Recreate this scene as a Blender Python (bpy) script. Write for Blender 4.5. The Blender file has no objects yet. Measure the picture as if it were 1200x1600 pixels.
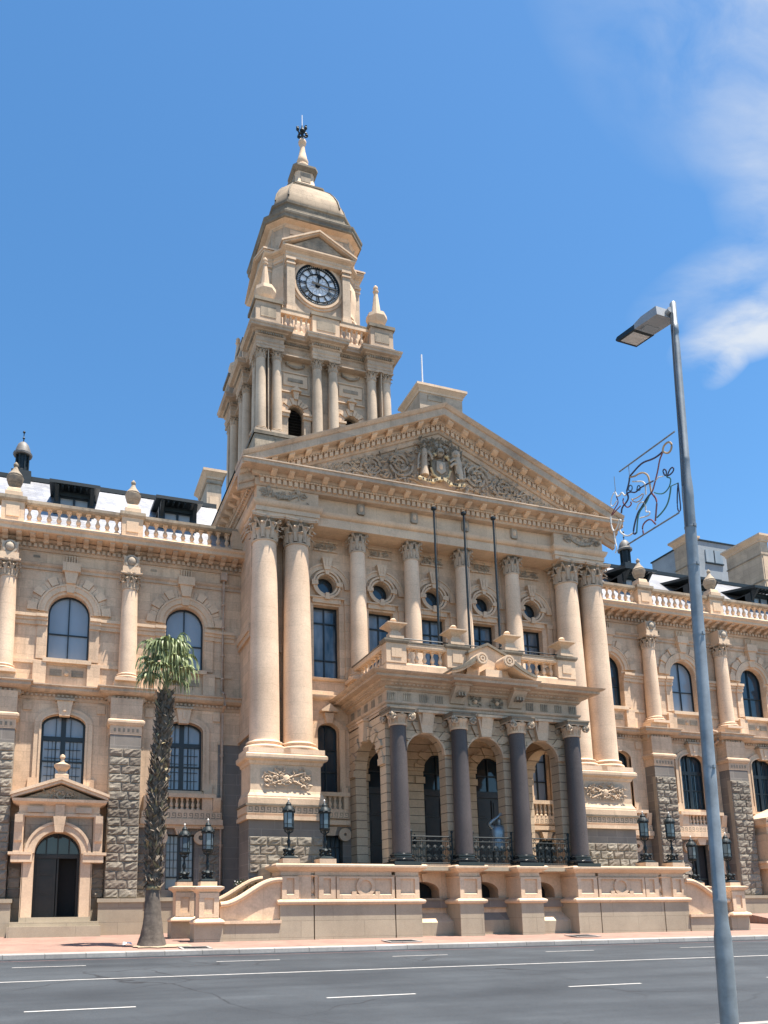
import bpy, math, random
from math import sin, cos, pi, radians, sqrt, atan2
from mathutils import Matrix, Vector
random.seed(7)
sc = bpy.context.scene
COL = sc.collection

# ------------------------------------------------------------------ materials
MATS = {}
def new_mat(name):
    m = bpy.data.materials.new(name); m.use_nodes = True
    nt = m.node_tree; nt.nodes.clear()
    out = nt.nodes.new('ShaderNodeOutputMaterial'); b = nt.nodes.new('ShaderNodeBsdfPrincipled')
    nt.links.new(b.outputs[0], out.inputs[0]); MATS[name] = m
    return m, nt, b
def N(nt, t, **kw):
    n = nt.nodes.new(t)
    for k, v in kw.items():
        if k in n.inputs: n.inputs[k].default_value = v
        else: setattr(n, k, v)
    return n
def mixc(nt, a, b, fac, mode='MIX'):
    n = nt.nodes.new('ShaderNodeMix'); n.data_type = 'RGBA'; n.blend_type = mode
    for s, v in ((0, fac), (6, a), (7, b)):
        if hasattr(v, 'is_output'): nt.links.new(v, n.inputs[s])
        else: n.inputs[s].default_value = v
    return n.outputs[2]
def ramp(nt, src, p0, p1, c0=(0, 0, 0, 1), c1=(1, 1, 1, 1)):
    r = nt.nodes.new('ShaderNodeValToRGB'); e = r.color_ramp.elements
    e[0].position = p0; e[1].position = p1; e[0].color = c0; e[1].color = c1
    nt.links.new(src, r.inputs[0]); return r.outputs[0]
def C4(c, k=1): return (c[0]*k, c[1]*k, c[2]*k, 1)
def masonry(name, col, col2=None, rough=.85, var=.12, bw=.9, bh=.38, mortar=.006, mdark=.55, block=.14, stain=.25, stain_col=(.10, .09, .08),
            bump=.25, grain=18, spec=.3, joint_bump=.6, speck=0., streak=.18):
    m, nt, b = new_mat(name); L = nt.links.new
    geo = N(nt, 'ShaderNodeNewGeometry'); sep = N(nt, 'ShaderNodeSeparateXYZ'); L(geo.outputs['Position'], sep.inputs[0])
    add = N(nt, 'ShaderNodeMath', operation='ADD'); L(sep.outputs[0], add.inputs[0]); L(sep.outputs[1], add.inputs[1])
    comb = N(nt, 'ShaderNodeCombineXYZ'); L(add.outputs[0], comb.inputs[0]); L(sep.outputs[2], comb.inputs[1])
    big = N(nt, 'ShaderNodeTexNoise', Scale=.45, Detail=5., Roughness=.6); L(geo.outputs['Position'], big.inputs['Vector'])
    base = mixc(nt, C4(col, 1-var), C4(col2 or col, 1+var), ramp(nt, big.outputs[0], .32, .68))
    if bw:
        br = N(nt, 'ShaderNodeTexBrick', Scale=1., **{'Mortar Size': mortar, 'Mortar Smooth': .2, 'Brick Width': bw, 'Row Height': bh})
        br.inputs['Color1'].default_value = (1-block, 1-block, 1-block*.9, 1); br.inputs['Color2'].default_value = (1+block, 1+block*.95, 1+block*.8, 1)
        br.inputs['Mortar'].default_value = (mdark, mdark, mdark, 1)
        L(comb.outputs[0], br.inputs['Vector'])
        base = mixc(nt, base, br.outputs[0], 1., 'MULTIPLY')
    sv = N(nt, 'ShaderNodeMapping'); sv.inputs['Scale'].default_value = (2.6, 2.6, .22); L(geo.outputs['Position'], sv.inputs[0])
    st = N(nt, 'ShaderNodeTexNoise', Scale=1., Detail=4., Roughness=.65); L(sv.outputs[0], st.inputs['Vector'])
    base = mixc(nt, base, C4(col, .47), mixc(nt, (0, 0, 0, 1), (streak,)*3+(1,), ramp(nt, st.outputs[0], .5, .72)))
    s2 = N(nt, 'ShaderNodeTexNoise', Scale=1.7, Detail=8., Roughness=.72); L(geo.outputs['Position'], s2.inputs['Vector'])
    base = mixc(nt, base, C4(stain_col), mixc(nt, (0, 0, 0, 1), (stain,)*3+(1,), ramp(nt, s2.outputs[0], .52, .74)))
    fine = N(nt, 'ShaderNodeTexNoise', Scale=float(grain), Detail=6., Roughness=.7); L(geo.outputs['Position'], fine.inputs['Vector'])
    if speck:
        base = mixc(nt, base, mixc(nt, C4(col, .35), C4(col, 1.7), ramp(nt, fine.outputs[0], .35, .65)), speck)
    else:
        base = mixc(nt, base, mixc(nt, (.86, .86, .86, 1), (1.1, 1.1, 1.1, 1), ramp(nt, fine.outputs[0], .3, .7)), 1., 'MULTIPLY')
    L(base, b.inputs['Base Color'])
    b.inputs['Roughness'].default_value = rough; b.inputs['Specular IOR Level'].default_value = spec
    bp = N(nt, 'ShaderNodeBump', Strength=bump, Distance=.02); L(fine.outputs[0], bp.inputs['Height'])
    last = bp
    if bw and joint_bump:
        b2 = N(nt, 'ShaderNodeBump', Strength=joint_bump, Distance=.012); b2.invert = True
        L(br.outputs['Fac'], b2.inputs['Height']); L(bp.outputs[0], b2.inputs['Normal']); last = b2
    L(last.outputs[0], b.inputs['Normal'])
    return m
def plain(name, col, rough=.5, metal=0., spec=.5, var=.15, scale=6., bump=.0, coat=0., col2=None):
    m, nt, b = new_mat(name); L = nt.links.new
    geo = N(nt, 'ShaderNodeNewGeometry'); n = N(nt, 'ShaderNodeTexNoise', Scale=float(scale), Detail=5., Roughness=.65); L(geo.outputs['Position'], n.inputs['Vector'])
    L(mixc(nt, C4(col, 1-var), C4(col2 or col, 1+var), ramp(nt, n.outputs[0], .3, .7)), b.inputs['Base Color'])
    b.inputs['Roughness'].default_value = rough; b.inputs['Metallic'].default_value = metal; b.inputs['Specular IOR Level'].default_value = spec
    b.inputs['Coat Weight'].default_value = coat; b.inputs['Coat Roughness'].default_value = .05
    if bump:
        bp = N(nt, 'ShaderNodeBump', Strength=bump, Distance=.02); L(n.outputs[0], bp.inputs['Height']); L(bp.outputs[0], b.inputs['Normal'])
    return m
SAND = (.625, .437, .291); SAND2 = (.675, .49, .336)
masonry('sandstone', SAND, SAND2, block=.10, stain=.45, streak=.42, stain_col=(.20, .155, .115), mdark=.72, joint_bump=.35)
masonry('moulding', (.625, .448, .302), (.665, .49, .335), bw=1.3, bh=4., mortar=.004, joint_bump=.3, stain=.34, stain_col=(.2, .145, .10), block=.07)
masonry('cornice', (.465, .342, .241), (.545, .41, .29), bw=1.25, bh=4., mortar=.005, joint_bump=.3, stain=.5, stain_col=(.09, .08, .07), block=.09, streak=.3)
masonry('towerstone', (.46, .355, .255), (.53, .41, .295), bw=.95, bh=.4, mortar=.006, joint_bump=.4, stain=.45, block=.08, mdark=.7, streak=.3)
masonry('domestone', (.29, .22, .15), (.36, .275, .19), bw=1.1, bh=.42, mortar=.008, stain=.35, block=.08, streak=.3)
masonry('drums', (.70, .498, .34), (.74, .548, .385), bw=40., bh=.62, mortar=.004, block=.0, mdark=.7, joint_bump=.4, stain=.10, streak=.10)
masonry('carving', (.45, .34, .24), (.54, .42, .305), bw=0, stain=.5, bump=.6, grain=30)
masonry('greycarving', (.36, .295, .225), (.46, .38, .29), bw=0, stain=.5, bump=.6, grain=30)
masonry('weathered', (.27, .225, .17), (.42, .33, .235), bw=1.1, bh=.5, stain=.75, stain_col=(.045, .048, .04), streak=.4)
masonry('lichen_and_shade', (.17, .145, .11), (.27, .22, .16), bw=1.4, bh=3., stain=.7, stain_col=(.03, .032, .026), streak=.3)  # lichen on ledges; also painted shade in fret grooves and capital bells
masonry('towerdrums', (.52, .40, .285), (.58, .45, .325), bw=40., bh=.8, mortar=.004, block=.0, mdark=.7, joint_bump=.4, stain=.25, streak=.25)
masonry('rusticated', (.52, .385, .26), (.58, .44, .30), bw=40., bh=.33, mortar=.014, mdark=.32, block=.05, joint_bump=1., stain=.12)
masonry('granite', (.17, .15, .13), (.235, .205, .175), bw=1.0, bh=.42, mortar=.012, mdark=1.5, block=.14, stain=.3, speck=.25, grain=60, joint_bump=.4, rough=.75)
masonry('rockface', (.215, .188, .15), (.315, .272, .215), bw=0, stain=.35, speck=.2, grain=35, bump=.9, rough=.9)
masonry('rockdark', (.17, .142, .112), (.255, .21, .165), bw=0, stain=.4, speck=.2, grain=35, bump=.9, rough=.9)
masonry('mortar', (.36, .31, .245), bw=0, stain=.2)
masonry('plinthstone', (.355, .295, .215), (.40, .335, .245), bw=2.2, bh=.52, mortar=.006, block=.05, stain=.22, speck=.22, grain=70, streak=.2)
masonry('purplegranite', (.080, .067, .063), (.125, .103, .095), bw=0, stain=.2, speck=.5, grain=45, bump=.03, rough=.42, spec=.18)
masonry('slate', (.29, .29, .305), (.36, .36, .375), bw=.32, bh=.19, mortar=.008, mdark=.5, block=.16, stain=.25, rough=.38, spec=.6, streak=.15)
masonry('palebuilding', (.27, .30, .32), (.31, .335, .35), bw=6., bh=3.2, mortar=.01, mdark=.8, block=.02, stain=.1, bump=.05)
masonry('asphalt', (.037, .043, .050), (.054, .062, .070), bw=0, stain=.5, stain_col=(.03, .032, .036), speck=.3, grain=40, bump=.5, streak=0, rough=.8)
masonry('plaza', (.13, .125, .12), (.17, .16, .15), bw=0, stain=.25, grain=8, streak=0)
masonry('kerbstone', (.31, .285, .26), (.37, .34, .31), bw=1.0, bh=9., mortar=.012, stain=.25, streak=0, block=.08)
plain('paint', (.50, .48, .45), .6, var=.2, scale=9)
plain('redline', (.17, .085, .08), .7, var=.4, scale=5)
plain('lead', (.010, .017, .020), .5, var=.3, spec=.4)
plain('turretroof', (.16, .145, .13), .6, var=.25)
plain('joinery', (.008, .013, .016), .4, var=.2)
plain('iron', (.012, .020, .023), .55, var=.3, spec=.3)
plain('blackstone', (.012, .014, .016), .15, var=.3, spec=.6)
plain('goldstone', (.50, .38, .21), .6, var=.25, scale=12)
plain('bronze', (.24, .29, .32), .38, metal=.6, var=.35, scale=5)
plain('galvanised', (.20, .225, .24), .5, metal=.35, var=.28, scale=4, bump=.05, spec=.5)
plain('lamphousing', (.30, .31, .32), .5, var=.1)
plain('lampglass', (.55, .53, .50), .15, var=.2, scale=20)
plain('cable', (.012, .03, .05), .5)
plain('whitepole', (.75, .73, .72), .4, var=.05)
plain('pipe', (.42, .30, .215), .6, var=.2)
plain('palmleaf', (.13, .175, .055), .5, var=.4, scale=4, col2=(.28, .31, .15), spec=.4)
plain('palmdry', (.24, .19, .10), .8, var=.35, scale=8)
plain('palmtrunk', (.075, .058, .043), .95, var=.5, scale=7, bump=.8, col2=(.14, .11, .082))
plain('palmbase', (.105, .085, .068), .95, var=.35, scale=5, bump=1.)
plain('shrubleaf', (.03, .05, .02), .6, var=.4, scale=14)
plain('soil', (.36, .28, .19), .95, var=.25, scale=20, bump=.6)
plain('doorwood', (.022, .014, .011), .35, var=.4, scale=3, spec=.45)
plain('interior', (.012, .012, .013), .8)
plain('clockwhite', (.80, .82, .84), .3, var=.04)
plain('clockblack', (.010, .016, .020), .7, spec=.2)
plain('tubewhite', (.62, .58, .52), .35, var=.1)
plain('tubered', (.20, .07, .075), .35, var=.1)
plain('tubeblue', (.035, .09, .15), .35, var=.1)
plain('tubegreen', (.05, .17, .15), .35, var=.1)
plain('tubenavy', (.03, .035, .075), .35, var=.1)
plain('tubegold', (.42, .29, .16), .35, var=.1)
plain('paper', (.8, .8, .78), .7, var=.05)
def glass_mat(name, c0, c1, rough=.06, scale=.8, spec=.6):
    m, nt, b = new_mat(name); L = nt.links.new
    geo = N(nt, 'ShaderNodeNewGeometry'); mp = N(nt, 'ShaderNodeMapping'); mp.inputs['Scale'].default_value = (1., 1., .35); L(geo.outputs['Position'], mp.inputs[0])
    n = N(nt, 'ShaderNodeTexNoise', Scale=float(scale), Detail=3., Roughness=.5); L(mp.outputs[0], n.inputs['Vector'])
    L(mixc(nt, C4(c0), C4(c1), ramp(nt, n.outputs[0], .35, .65)), b.inputs['Base Color'])
    b.inputs['Roughness'].default_value = rough; b.inputs['Specular IOR Level'].default_value = spec
    w = N(nt, 'ShaderNodeTexNoise', Scale=1.3, Detail=1.); L(geo.outputs['Position'], w.inputs['Vector'])
    bp = N(nt, 'ShaderNodeBump', Strength=.04, Distance=.05); L(w.outputs[0], bp.inputs['Height']); L(bp.outputs[0], b.inputs['Normal'])
glass_mat('glass', (.010, .020, .030), (.030, .055, .075))
glass_mat('curtained', (.02, .04, .06), (.20, .24, .28), scale=1.6)
glass_mat('blind', (.21, .25, .29), (.27, .31, .35), .12)
glass_mat('lanternglass', (.04, .07, .09), (.12, .16, .19), .05)
glass_mat('paleglass', (.22, .26, .28), (.32, .35, .36), .1)
def paver_mat():
    m, nt, b = new_mat('pavers'); L = nt.links.new
    geo = N(nt, 'ShaderNodeNewGeometry')
    br = N(nt, 'ShaderNodeTexBrick', Scale=1., **{'Mortar Size': .006, 'Brick Width': .22, 'Row Height': .11})
    br.inputs['Color1'].default_value = (.265, .155, .118, 1); br.inputs['Color2'].default_value = (.335, .205, .158, 1); br.inputs['Mortar'].default_value = (.27, .19, .155, 1)
    L(geo.outputs['Position'], br.inputs['Vector'])
    n = N(nt, 'ShaderNodeTexNoise', Scale=.7, Detail=7., Roughness=.7); L(geo.outputs['Position'], n.inputs['Vector'])
    L(mixc(nt, br.outputs[0], mixc(nt, (.72, .72, .74, 1), (1.15, 1.13, 1.1, 1), ramp(nt, n.outputs[0], .3, .7)), 1., 'MULTIPLY'), b.inputs['Base Color'])
    b.inputs['Roughness'].default_value = .85
paver_mat()
def crack_asphalt():
    nt = MATS['asphalt'].node_tree; L = nt.links.new; b = [n for n in nt.nodes if n.type == 'BSDF_PRINCIPLED'][0]
    src = b.inputs['Base Color'].links[0].from_socket
    geo = N(nt, 'ShaderNodeNewGeometry'); mp = N(nt, 'ShaderNodeMapping'); mp.inputs['Scale'].default_value = (.10, .9, 1.); L(geo.outputs['Position'], mp.inputs[0])
    n = N(nt, 'ShaderNodeTexNoise', Scale=1., Detail=5., Roughness=.6); L(mp.outputs[0], n.inputs['Vector'])
    c = mixc(nt, src, mixc(nt, (.80, .80, .81, 1), (1.22, 1.2, 1.18, 1), ramp(nt, n.outputs[0], .35, .65)), 1., 'MULTIPLY')
    d = N(nt, 'ShaderNodeTexNoise', Scale=.6, Detail=4.); L(geo.outputs['Position'], d.inputs['Vector'])
    vadd = N(nt, 'ShaderNodeVectorMath', operation='ADD'); L(geo.outputs['Position'], vadd.inputs[0]); L(d.outputs[1], vadd.inputs[1])
    vo = N(nt, 'ShaderNodeTexVoronoi', Scale=.33, feature='DISTANCE_TO_EDGE'); L(vadd.outputs[0], vo.inputs['Vector'])
    pm = N(nt, 'ShaderNodeTexNoise', Scale=.22, Detail=2.); L(geo.outputs['Position'], pm.inputs['Vector'])
    line = mixc(nt, ramp(nt, vo.outputs[0], .0, .012, (1, 1, 1, 1), (0, 0, 0, 1)), ramp(nt, pm.outputs[0], .5, .62), 1., 'MULTIPLY')
    L(mixc(nt, c, (.02, .021, .024, 1), line), b.inputs['Base Color'])
crack_asphalt()

# ------------------------------------------------------------------ mesh building
def arch_pts(c, w, zs, rise, n=14):
    return [(c - w*cos(pi*i/n), zs + rise*sin(pi*i/n)) for i in range(n+1)]
class MB:
    def __init__(s, m='sandstone'):
        s.v = []; s.f = []; s.mi = []; s.sm = []; s.M = None; s.m = m
    def add(s, vs, fs, m=None, sm=False):
        n = len(s.v)
        if s.M is not None: vs = [tuple(s.M @ Vector(p)) for p in vs]
        s.v += [tuple(p) for p in vs]
        for f in fs: s.f.append(tuple(i+n for i in f)); s.mi.append(m or s.m); s.sm.append(sm)
    def box(s, x0, x1, y0, y1, z0, z1, m=None):
        s.add([(x0, y0, z0), (x1, y0, z0), (x1, y1, z0), (x0, y1, z0), (x0, y0, z1), (x1, y0, z1), (x1, y1, z1), (x0, y1, z1)],
              [(0, 3, 2, 1), (4, 5, 6, 7), (0, 1, 5, 4), (1, 2, 6, 5), (2, 3, 7, 6), (3, 0, 4, 7)], m)
    def taper(s, x0, x1, y0, y1, z0, z1, d, m=None, dy=None):
        e = d if dy is None else dy
        s.add([(x0, y0, z0), (x1, y0, z0), (x1, y1, z0), (x0, y1, z0), (x0+d, y0+e, z1), (x1-d, y0+e, z1), (x1-d, y1-e, z1), (x0+d, y1-e, z1)],
              [(0, 3, 2, 1), (4, 5, 6, 7), (0, 1, 5, 4), (1, 2, 6, 5), (2, 3, 7, 6), (3, 0, 4, 7)], m)
    def rect(s, x0, x1, z0, z1, y, m=None):
        if x1-x0 > 1e-5 and z1-z0 > 1e-5: s.add([(x0, y, z0), (x1, y, z0), (x1, y, z1), (x0, y, z1)], [(0, 1, 2, 3)], m)
    def prism(s, poly, y0, y1, m=None, sm=False):
        n = len(poly)
        s.add([(x, y0, z) for x, z in poly]+[(x, y1, z) for x, z in poly], [tuple(range(n)), tuple(range(2*n-1, n-1, -1))], m)
        s.add([(x, y0, z) for x, z in poly]+[(x, y1, z) for x, z in poly], [(i, i+n, (i+1) % n+n, (i+1) % n) for i in range(n)], m, sm)
    def prismz(s, poly, z0, z1, m=None):
        n = len(poly)
        s.add([(x, y, z0) for x, y in poly]+[(x, y, z1) for x, y in poly], [tuple(range(n-1, -1, -1)), tuple(range(n, 2*n))]+[(i, (i+1) % n, (i+1) % n+n, i+n) for i in range(n)], m)
    def prismx(s, poly, x0, x1, m=None, sm=False):          # poly in (y,z)
        n = len(poly)
        s.add([(x0, y, z) for y, z in poly]+[(x1, y, z) for y, z in poly], [tuple(range(n)), tuple(range(2*n-1, n-1, -1))], m)
        s.add([(x0, y, z) for y, z in poly]+[(x1, y, z) for y, z in poly], [(i, i+n, (i+1) % n+n, (i+1) % n) for i in range(n)], m, sm)
    def lathe(s, cx, cy, prof, n=20, m=None, sm=True, rot=0., cap=True):
        vs = []; fs = []
        for r, z in prof:
            for i in range(n):
                a = rot+2*pi*i/n; vs.append((cx+r*cos(a), cy+r*sin(a), z))
        k = len(prof)
        for j in range(k-1):
            for i in range(n): fs.append((j*n+i, j*n+(i+1) % n, (j+1)*n+(i+1) % n, (j+1)*n+i))
        if cap:
            fs.append(tuple(range(n-1, -1, -1))); fs.append(tuple((k-1)*n+i for i in range(n)))
        s.add(vs, fs, m, sm)
    def sqlathe(s, cx, cy, prof, m=None):
        s.lathe(cx, cy, [(r*sqrt(2), z) for r, z in prof], 4, m, False, pi/4)
    def sweep(s, path, prof, m=None, closed=False, sm=False):
        P = [Vector((p[0], p[1])) for p in path]; n = len(P); k = len(prof); offs = []
        def nrm(a, b): d = (b-a).normalized(); return Vector((d.y, -d.x))
        for i in range(n):
            if closed or 0 < i < n-1:
                n1 = nrm(P[i-1], P[i]); n2 = nrm(P[i], P[(i+1) % n]); offs.append((n1+n2)/(1+n1.dot(n2)))
            elif i == 0: offs.append(nrm(P[0], P[1]))
            else: offs.append(nrm(P[-2], P[-1]))
        vs = [(P[i].x+o*offs[i].x, P[i].y+o*offs[i].y, z) for i in range(n) for o, z in prof]
        fs = [(i*k+j, ((i+1) % n)*k+j, ((i+1) % n)*k+j+1, i*k+j+1) for i in range(n if closed else n-1) for j in range(k-1)]
        if not closed: fs += [tuple(range(k-1, -1, -1)), tuple((n-1)*k+j for j in range(k))]
        s.add(vs, fs, m, sm)
    def along(s, path, o0, o1, z0, z1, w, sp, m=None, endgap=0.):     # rows of little blocks (dentils) on a path
        for a, b in zip(path[:-1], path[1:]):
            A = Vector(a[:2]); B = Vector(b[:2]); d = B-A; Ln = d.length
            if Ln < sp: continue
            d.normalize(); nn = Vector((d.y, -d.x)); k = int((Ln-2*endgap)/sp); st = (Ln-(k-1)*sp)/2
            for i in range(k):
                c = A+d*(st+i*sp); vs = []
                for z in (z0, z1):
                    for u, o in ((-w/2, o0), (-w/2, o1), (w/2, o1), (w/2, o0)):
                        q = c+d*u+nn*o; vs.append((q.x, q.y, z))
                s.add(vs, [(0, 1, 2, 3), (7, 6, 5, 4), (0, 4, 5, 1), (1, 5, 6, 2), (2, 6, 7, 3), (3, 7, 4, 0)], m)
    def brackets(s, path, prof, w, sp, m=None, endgap=0.):           # modillions: (out,z) outline w wide
        for a, b in zip(path[:-1], path[1:]):
            A = Vector(a[:2]); B = Vector(b[:2]); d = B-A; Ln = d.length
            if Ln < sp: continue
            d.normalize(); nn = Vector((d.y, -d.x)); k = max(1, int((Ln-2*endgap)/sp)); st = (Ln-(k-1)*sp)/2; n = len(prof)
            for i in range(k):
                c = A+d*(st+i*sp); vs = []
                for u in (-w/2, w/2):
                    for o, z in prof:
                        q = c+d*u+nn*o; vs.append((q.x, q.y, z))
                s.add(vs, [tuple(range(n)), tuple(range(2*n-1, n-1, -1))]+[(j, j+n, (j+1) % n+n, (j+1) % n) for j in range(n)], m)
    def tube(s, pts, r, n=6, m=None, closed=False, r1=None):
        P = [Vector(p) for p in pts]; k = len(P); vs = []; up = Vector((0, 0, 1))
        for i in range(k):
            t = (P[(i+1) % k]-P[i-1]) if (closed or 0 < i < k-1) else (P[1]-P[0] if i == 0 else P[-1]-P[-2])
            if t.length < 1e-9: t = Vector((0, 0, 1))
            t.normalize(); a = t.cross(up)
            if a.length < .05: a = t.cross(Vector((1, 0, 0)))
            a.normalize(); b = a.cross(t); rr = r if r1 is None else r+(r1-r)*i/(k-1)
            for j in range(n):
                q = P[i]+a*rr*cos(2*pi*j/n)+b*rr*sin(2*pi*j/n); vs.append(tuple(q))
        fs = [(i*n+j, i*n+(j+1) % n, ((i+1) % k)*n+(j+1) % n, ((i+1) % k)*n+j) for i in range(k if closed else k-1) for j in range(n)]
        if not closed: fs += [tuple(range(n-1, -1, -1)), tuple((k-1)*n+j for j in range(n))]
        s.add(vs, fs, m, True)
    def blob(s, c, r, m=None, n=8, k=5):
        rx, ry, rz = r if isinstance(r, tuple) else (r, r, r)
        vs = [(c[0]+rx*sin(pi*j/k)*cos(2*pi*i/n), c[1]+ry*sin(pi*j/k)*sin(2*pi*i/n), c[2]+rz*cos(pi*j/k)) for j in range(k+1) for i in range(n)]
        s.add(vs, [(j*n+i, (j+1)*n+i, (j+1)*n+(i+1) % n, j*n+(i+1) % n) for j in range(k) for i in range(n)], m, True)
    # vertical wall x0..x1 at depth y with openings (centre, half width, z bottom, z springing, rise); circular ones: ('o', centre, z, radius)
    def wall(s, x0, x1, z0, z1, y, ops=(), rev=.3, m=None, mr=None, n=14):
        zc = z0
        for op in ops:
            if op[0] == 'o':
                _, c, zo, r = op; zb = zo-r-.01; zt = zo+r+.01
                s.rect(x0, x1, zc, zb, y, m); s.rect(x0, c-r, zb, zt, y, m); s.rect(c+r, x1, zb, zt, y, m)
                up = arch_pts(c, r, zo, r, n); dn = arch_pts(c, r, zo, -r, n)
                for i in range(n):
                    s.add([(up[i][0], y, up[i][1]), (up[i+1][0], y, up[i+1][1]), (up[i+1][0], y, zt), (up[i][0], y, zt)], [(0, 1, 2, 3)], m)
                    s.add([(dn[i][0], y, zb), (dn[i+1][0], y, zb), (dn[i+1][0], y, dn[i+1][1]), (dn[i][0], y, dn[i][1])], [(0, 1, 2, 3)], m)
                ring = up+dn[::-1][1:-1]; k = len(ring)
                s.add([(x, y, z) for x, z in ring]+[(x, y+rev, z) for x, z in ring], [(i, i+k, (i+1) % k+k, (i+1) % k) for i in range(k)], mr or m, True)
                zc = zt; continue
            c, w, zb, zs, rise = op; zt = zs+rise+(.01 if rise else 0)
            s.rect(x0, x1, zc, zb, y, m); s.rect(x0, c-w, zb, zt, y, m); s.rect(c+w, x1, zb, zt, y, m)
            ol = [(c-w, zb)]
            if rise:
                up = arch_pts(c, w, zs, rise, n); ol += up
                for i in range(n):
                    s.add([(up[i][0], y, up[i][1]), (up[i+1][0], y, up[i+1][1]), (up[i+1][0], y, zt), (up[i][0], y, zt)], [(0, 1, 2, 3)], m)
            else: ol += [(c-w, zs), (c+w, zs)]
            ol += [(c+w, zb)]; k = len(ol)
            s.add([(x, y, z) for x, z in ol]+[(x, y+rev, z) for x, z in ol], [(i, i+k, (i+1) % k+k, (i+1) % k) for i in range(k)], mr or m)
            zc = zt
        s.rect(x0, x1, zc, z1, y, m)
    def ring(s, c, zs, r0, r1, y0, y1, m=None, a0=0., a1=pi, n=20, k0=1., k1=1., sm=False):   # arch band, k = rise/half width
        vs = []
        for i in range(n+1):
            a = a0+(a1-a0)*i/n
            for r, kk in ((r0, k0), (r1, k1)):
                for y in (y0, y1): vs.append((c-r*cos(a), y, zs+r*kk*sin(a)))
        fs = []
        for i in range(n):
            b = 4*i; e = b+4; fs += [(b, b+2, e+2, e), (b, e, e+1, b+1), (b+2, b+3, e+3, e+2), (b+1, e+1, e+3, b+3)]
        fs += [(0, 1, 3, 2), (4*n, 4*n+2, 4*n+3, 4*n+1)]
        s.add(vs, fs, m, sm)
    def vous(s, c, zs, r0, r1, y0, y1, k, gap=.012, alt=0., m=None, a0=0., a1=pi, even=False):
        da = (a1-a0)/k
        for i in range(k):
            if even and i % 2: continue
            g = gap/r0/2; e = r1+(alt if i % 2 == 0 else 0.); yy = y0-(.055 if i % 2 == 0 and alt else 0)
            s.ring(c, zs, r0, e, yy, y1, m, a0+da*i+g, a0+da*(i+1)-g, 3)
    def rock(s, x0, x1, z0, z1, y, m='rockface', bh=.335, bw=.55, d=.085):    # rock-faced blocks, each a bulging grid
        s.box(x0+.01, x1-.01, y-.004, y+.2, z0, z1, 'mortar')
        def U(i, n): return (0, .035, .1)[i] if i < 2 else (1-(0, .035)[n-i] if i > n-2 else .1+.8*(i-2)/(n-4) if n > 4 else .5)
        rows = max(1, round((z1-z0)/bh)); h = (z1-z0)/rows
        for r in range(rows):
            k = max(1, round((x1-x0)/bw)); cuts = [x0]
            for i in range(1, k): cuts.append(x0+(x1-x0)*(i+(.25 if r % 2 else -.25)+random.uniform(-.12, .12))/k)
            cuts.append(x1)
            for a, b in zip(cuts[:-1], cuts[1:]):
                nx = max(7, int((b-a)/.07)); nz = 7; a += .016; b -= .016; za = z0+r*h+.016; zb = z0+(r+1)*h-.016; vs = []; big = random.uniform(.6, 1.25)
                tx = random.uniform(-.5, .5); tz = random.uniform(-.7, .3)
                for j in range(nz+1):
                    for i in range(nx+1):
                        u = U(i, nx); v = U(j, nz); e = min(1, min(u, 1-u)*9)*min(1, min(v, 1-v)*6)
                        o = d*(.32*min(1, 6*e)+.55*big*e*(.6+tx*(u-.5)+tz*(v-.5)+random.uniform(-.62, .7)))
                        vs.append((a+(b-a)*u, y-.014-max(0, o), za+(zb-za)*v))
                w = nx+1
                s.add(vs, [(j*w+i, j*w+i+1, (j+1)*w+i+1, (j+1)*w+i) for j in range(nz) for i in range(nx)], m if random.random() < .6 else 'rockdark')
    def mesh(s, name):
        me = bpy.data.meshes.new(name); me.from_pydata(s.v, [], s.f)
        names = list(dict.fromkeys(s.mi)); ix = {n: i for i, n in enumerate(names)}
        for n in names: me.materials.append(MATS[n])
        me.polygons.foreach_set('material_index', [ix[i] for i in s.mi])
        me.polygons.foreach_set('use_smooth', s.sm)
        me.update()
        if any(s.sm): me.set_sharp_from_angle(angle=radians(42))
        return me
def obj(name, mb, parent=None, loc=(0, 0, 0), rot=0.):
    me = mb if isinstance(mb, bpy.types.Mesh) else mb.mesh(name)
    o = bpy.data.objects.new(name, me); COL.objects.link(o); o.location = loc; o.rotation_euler = (0, 0, rot)
    if parent: o.parent = parent
    return o
def thing(name, label, cat, loc=(0, 0, 0), rot=0., group=None):
    o = bpy.data.objects.new(name, None); COL.objects.link(o); o.location = loc; o.rotation_euler = (0, 0, rot); o.empty_display_size = .3
    return tag(o, label, cat, group)
def tag(o, label, cat, group=None):
    o['label'] = label; o['category'] = cat
    if group: o['group'] = group
    return o
def struct(name, mb):
    o = obj(name, mb); o['kind'] = 'structure'; return o
def mirror(poly): return [(-x, z) for x, z in poly][::-1]
HALL = thing('city_hall', 'long sandstone city hall with columned pediment, round-arched wings and a domed clock tower', 'building', (0, 0, 0))
def Rz(cx, cy, a): return Matrix.Translation((cx, cy, 0)) @ Matrix.Rotation(a, 4, 'Z') @ Matrix.Translation((-cx, -cy, 0))

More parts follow.
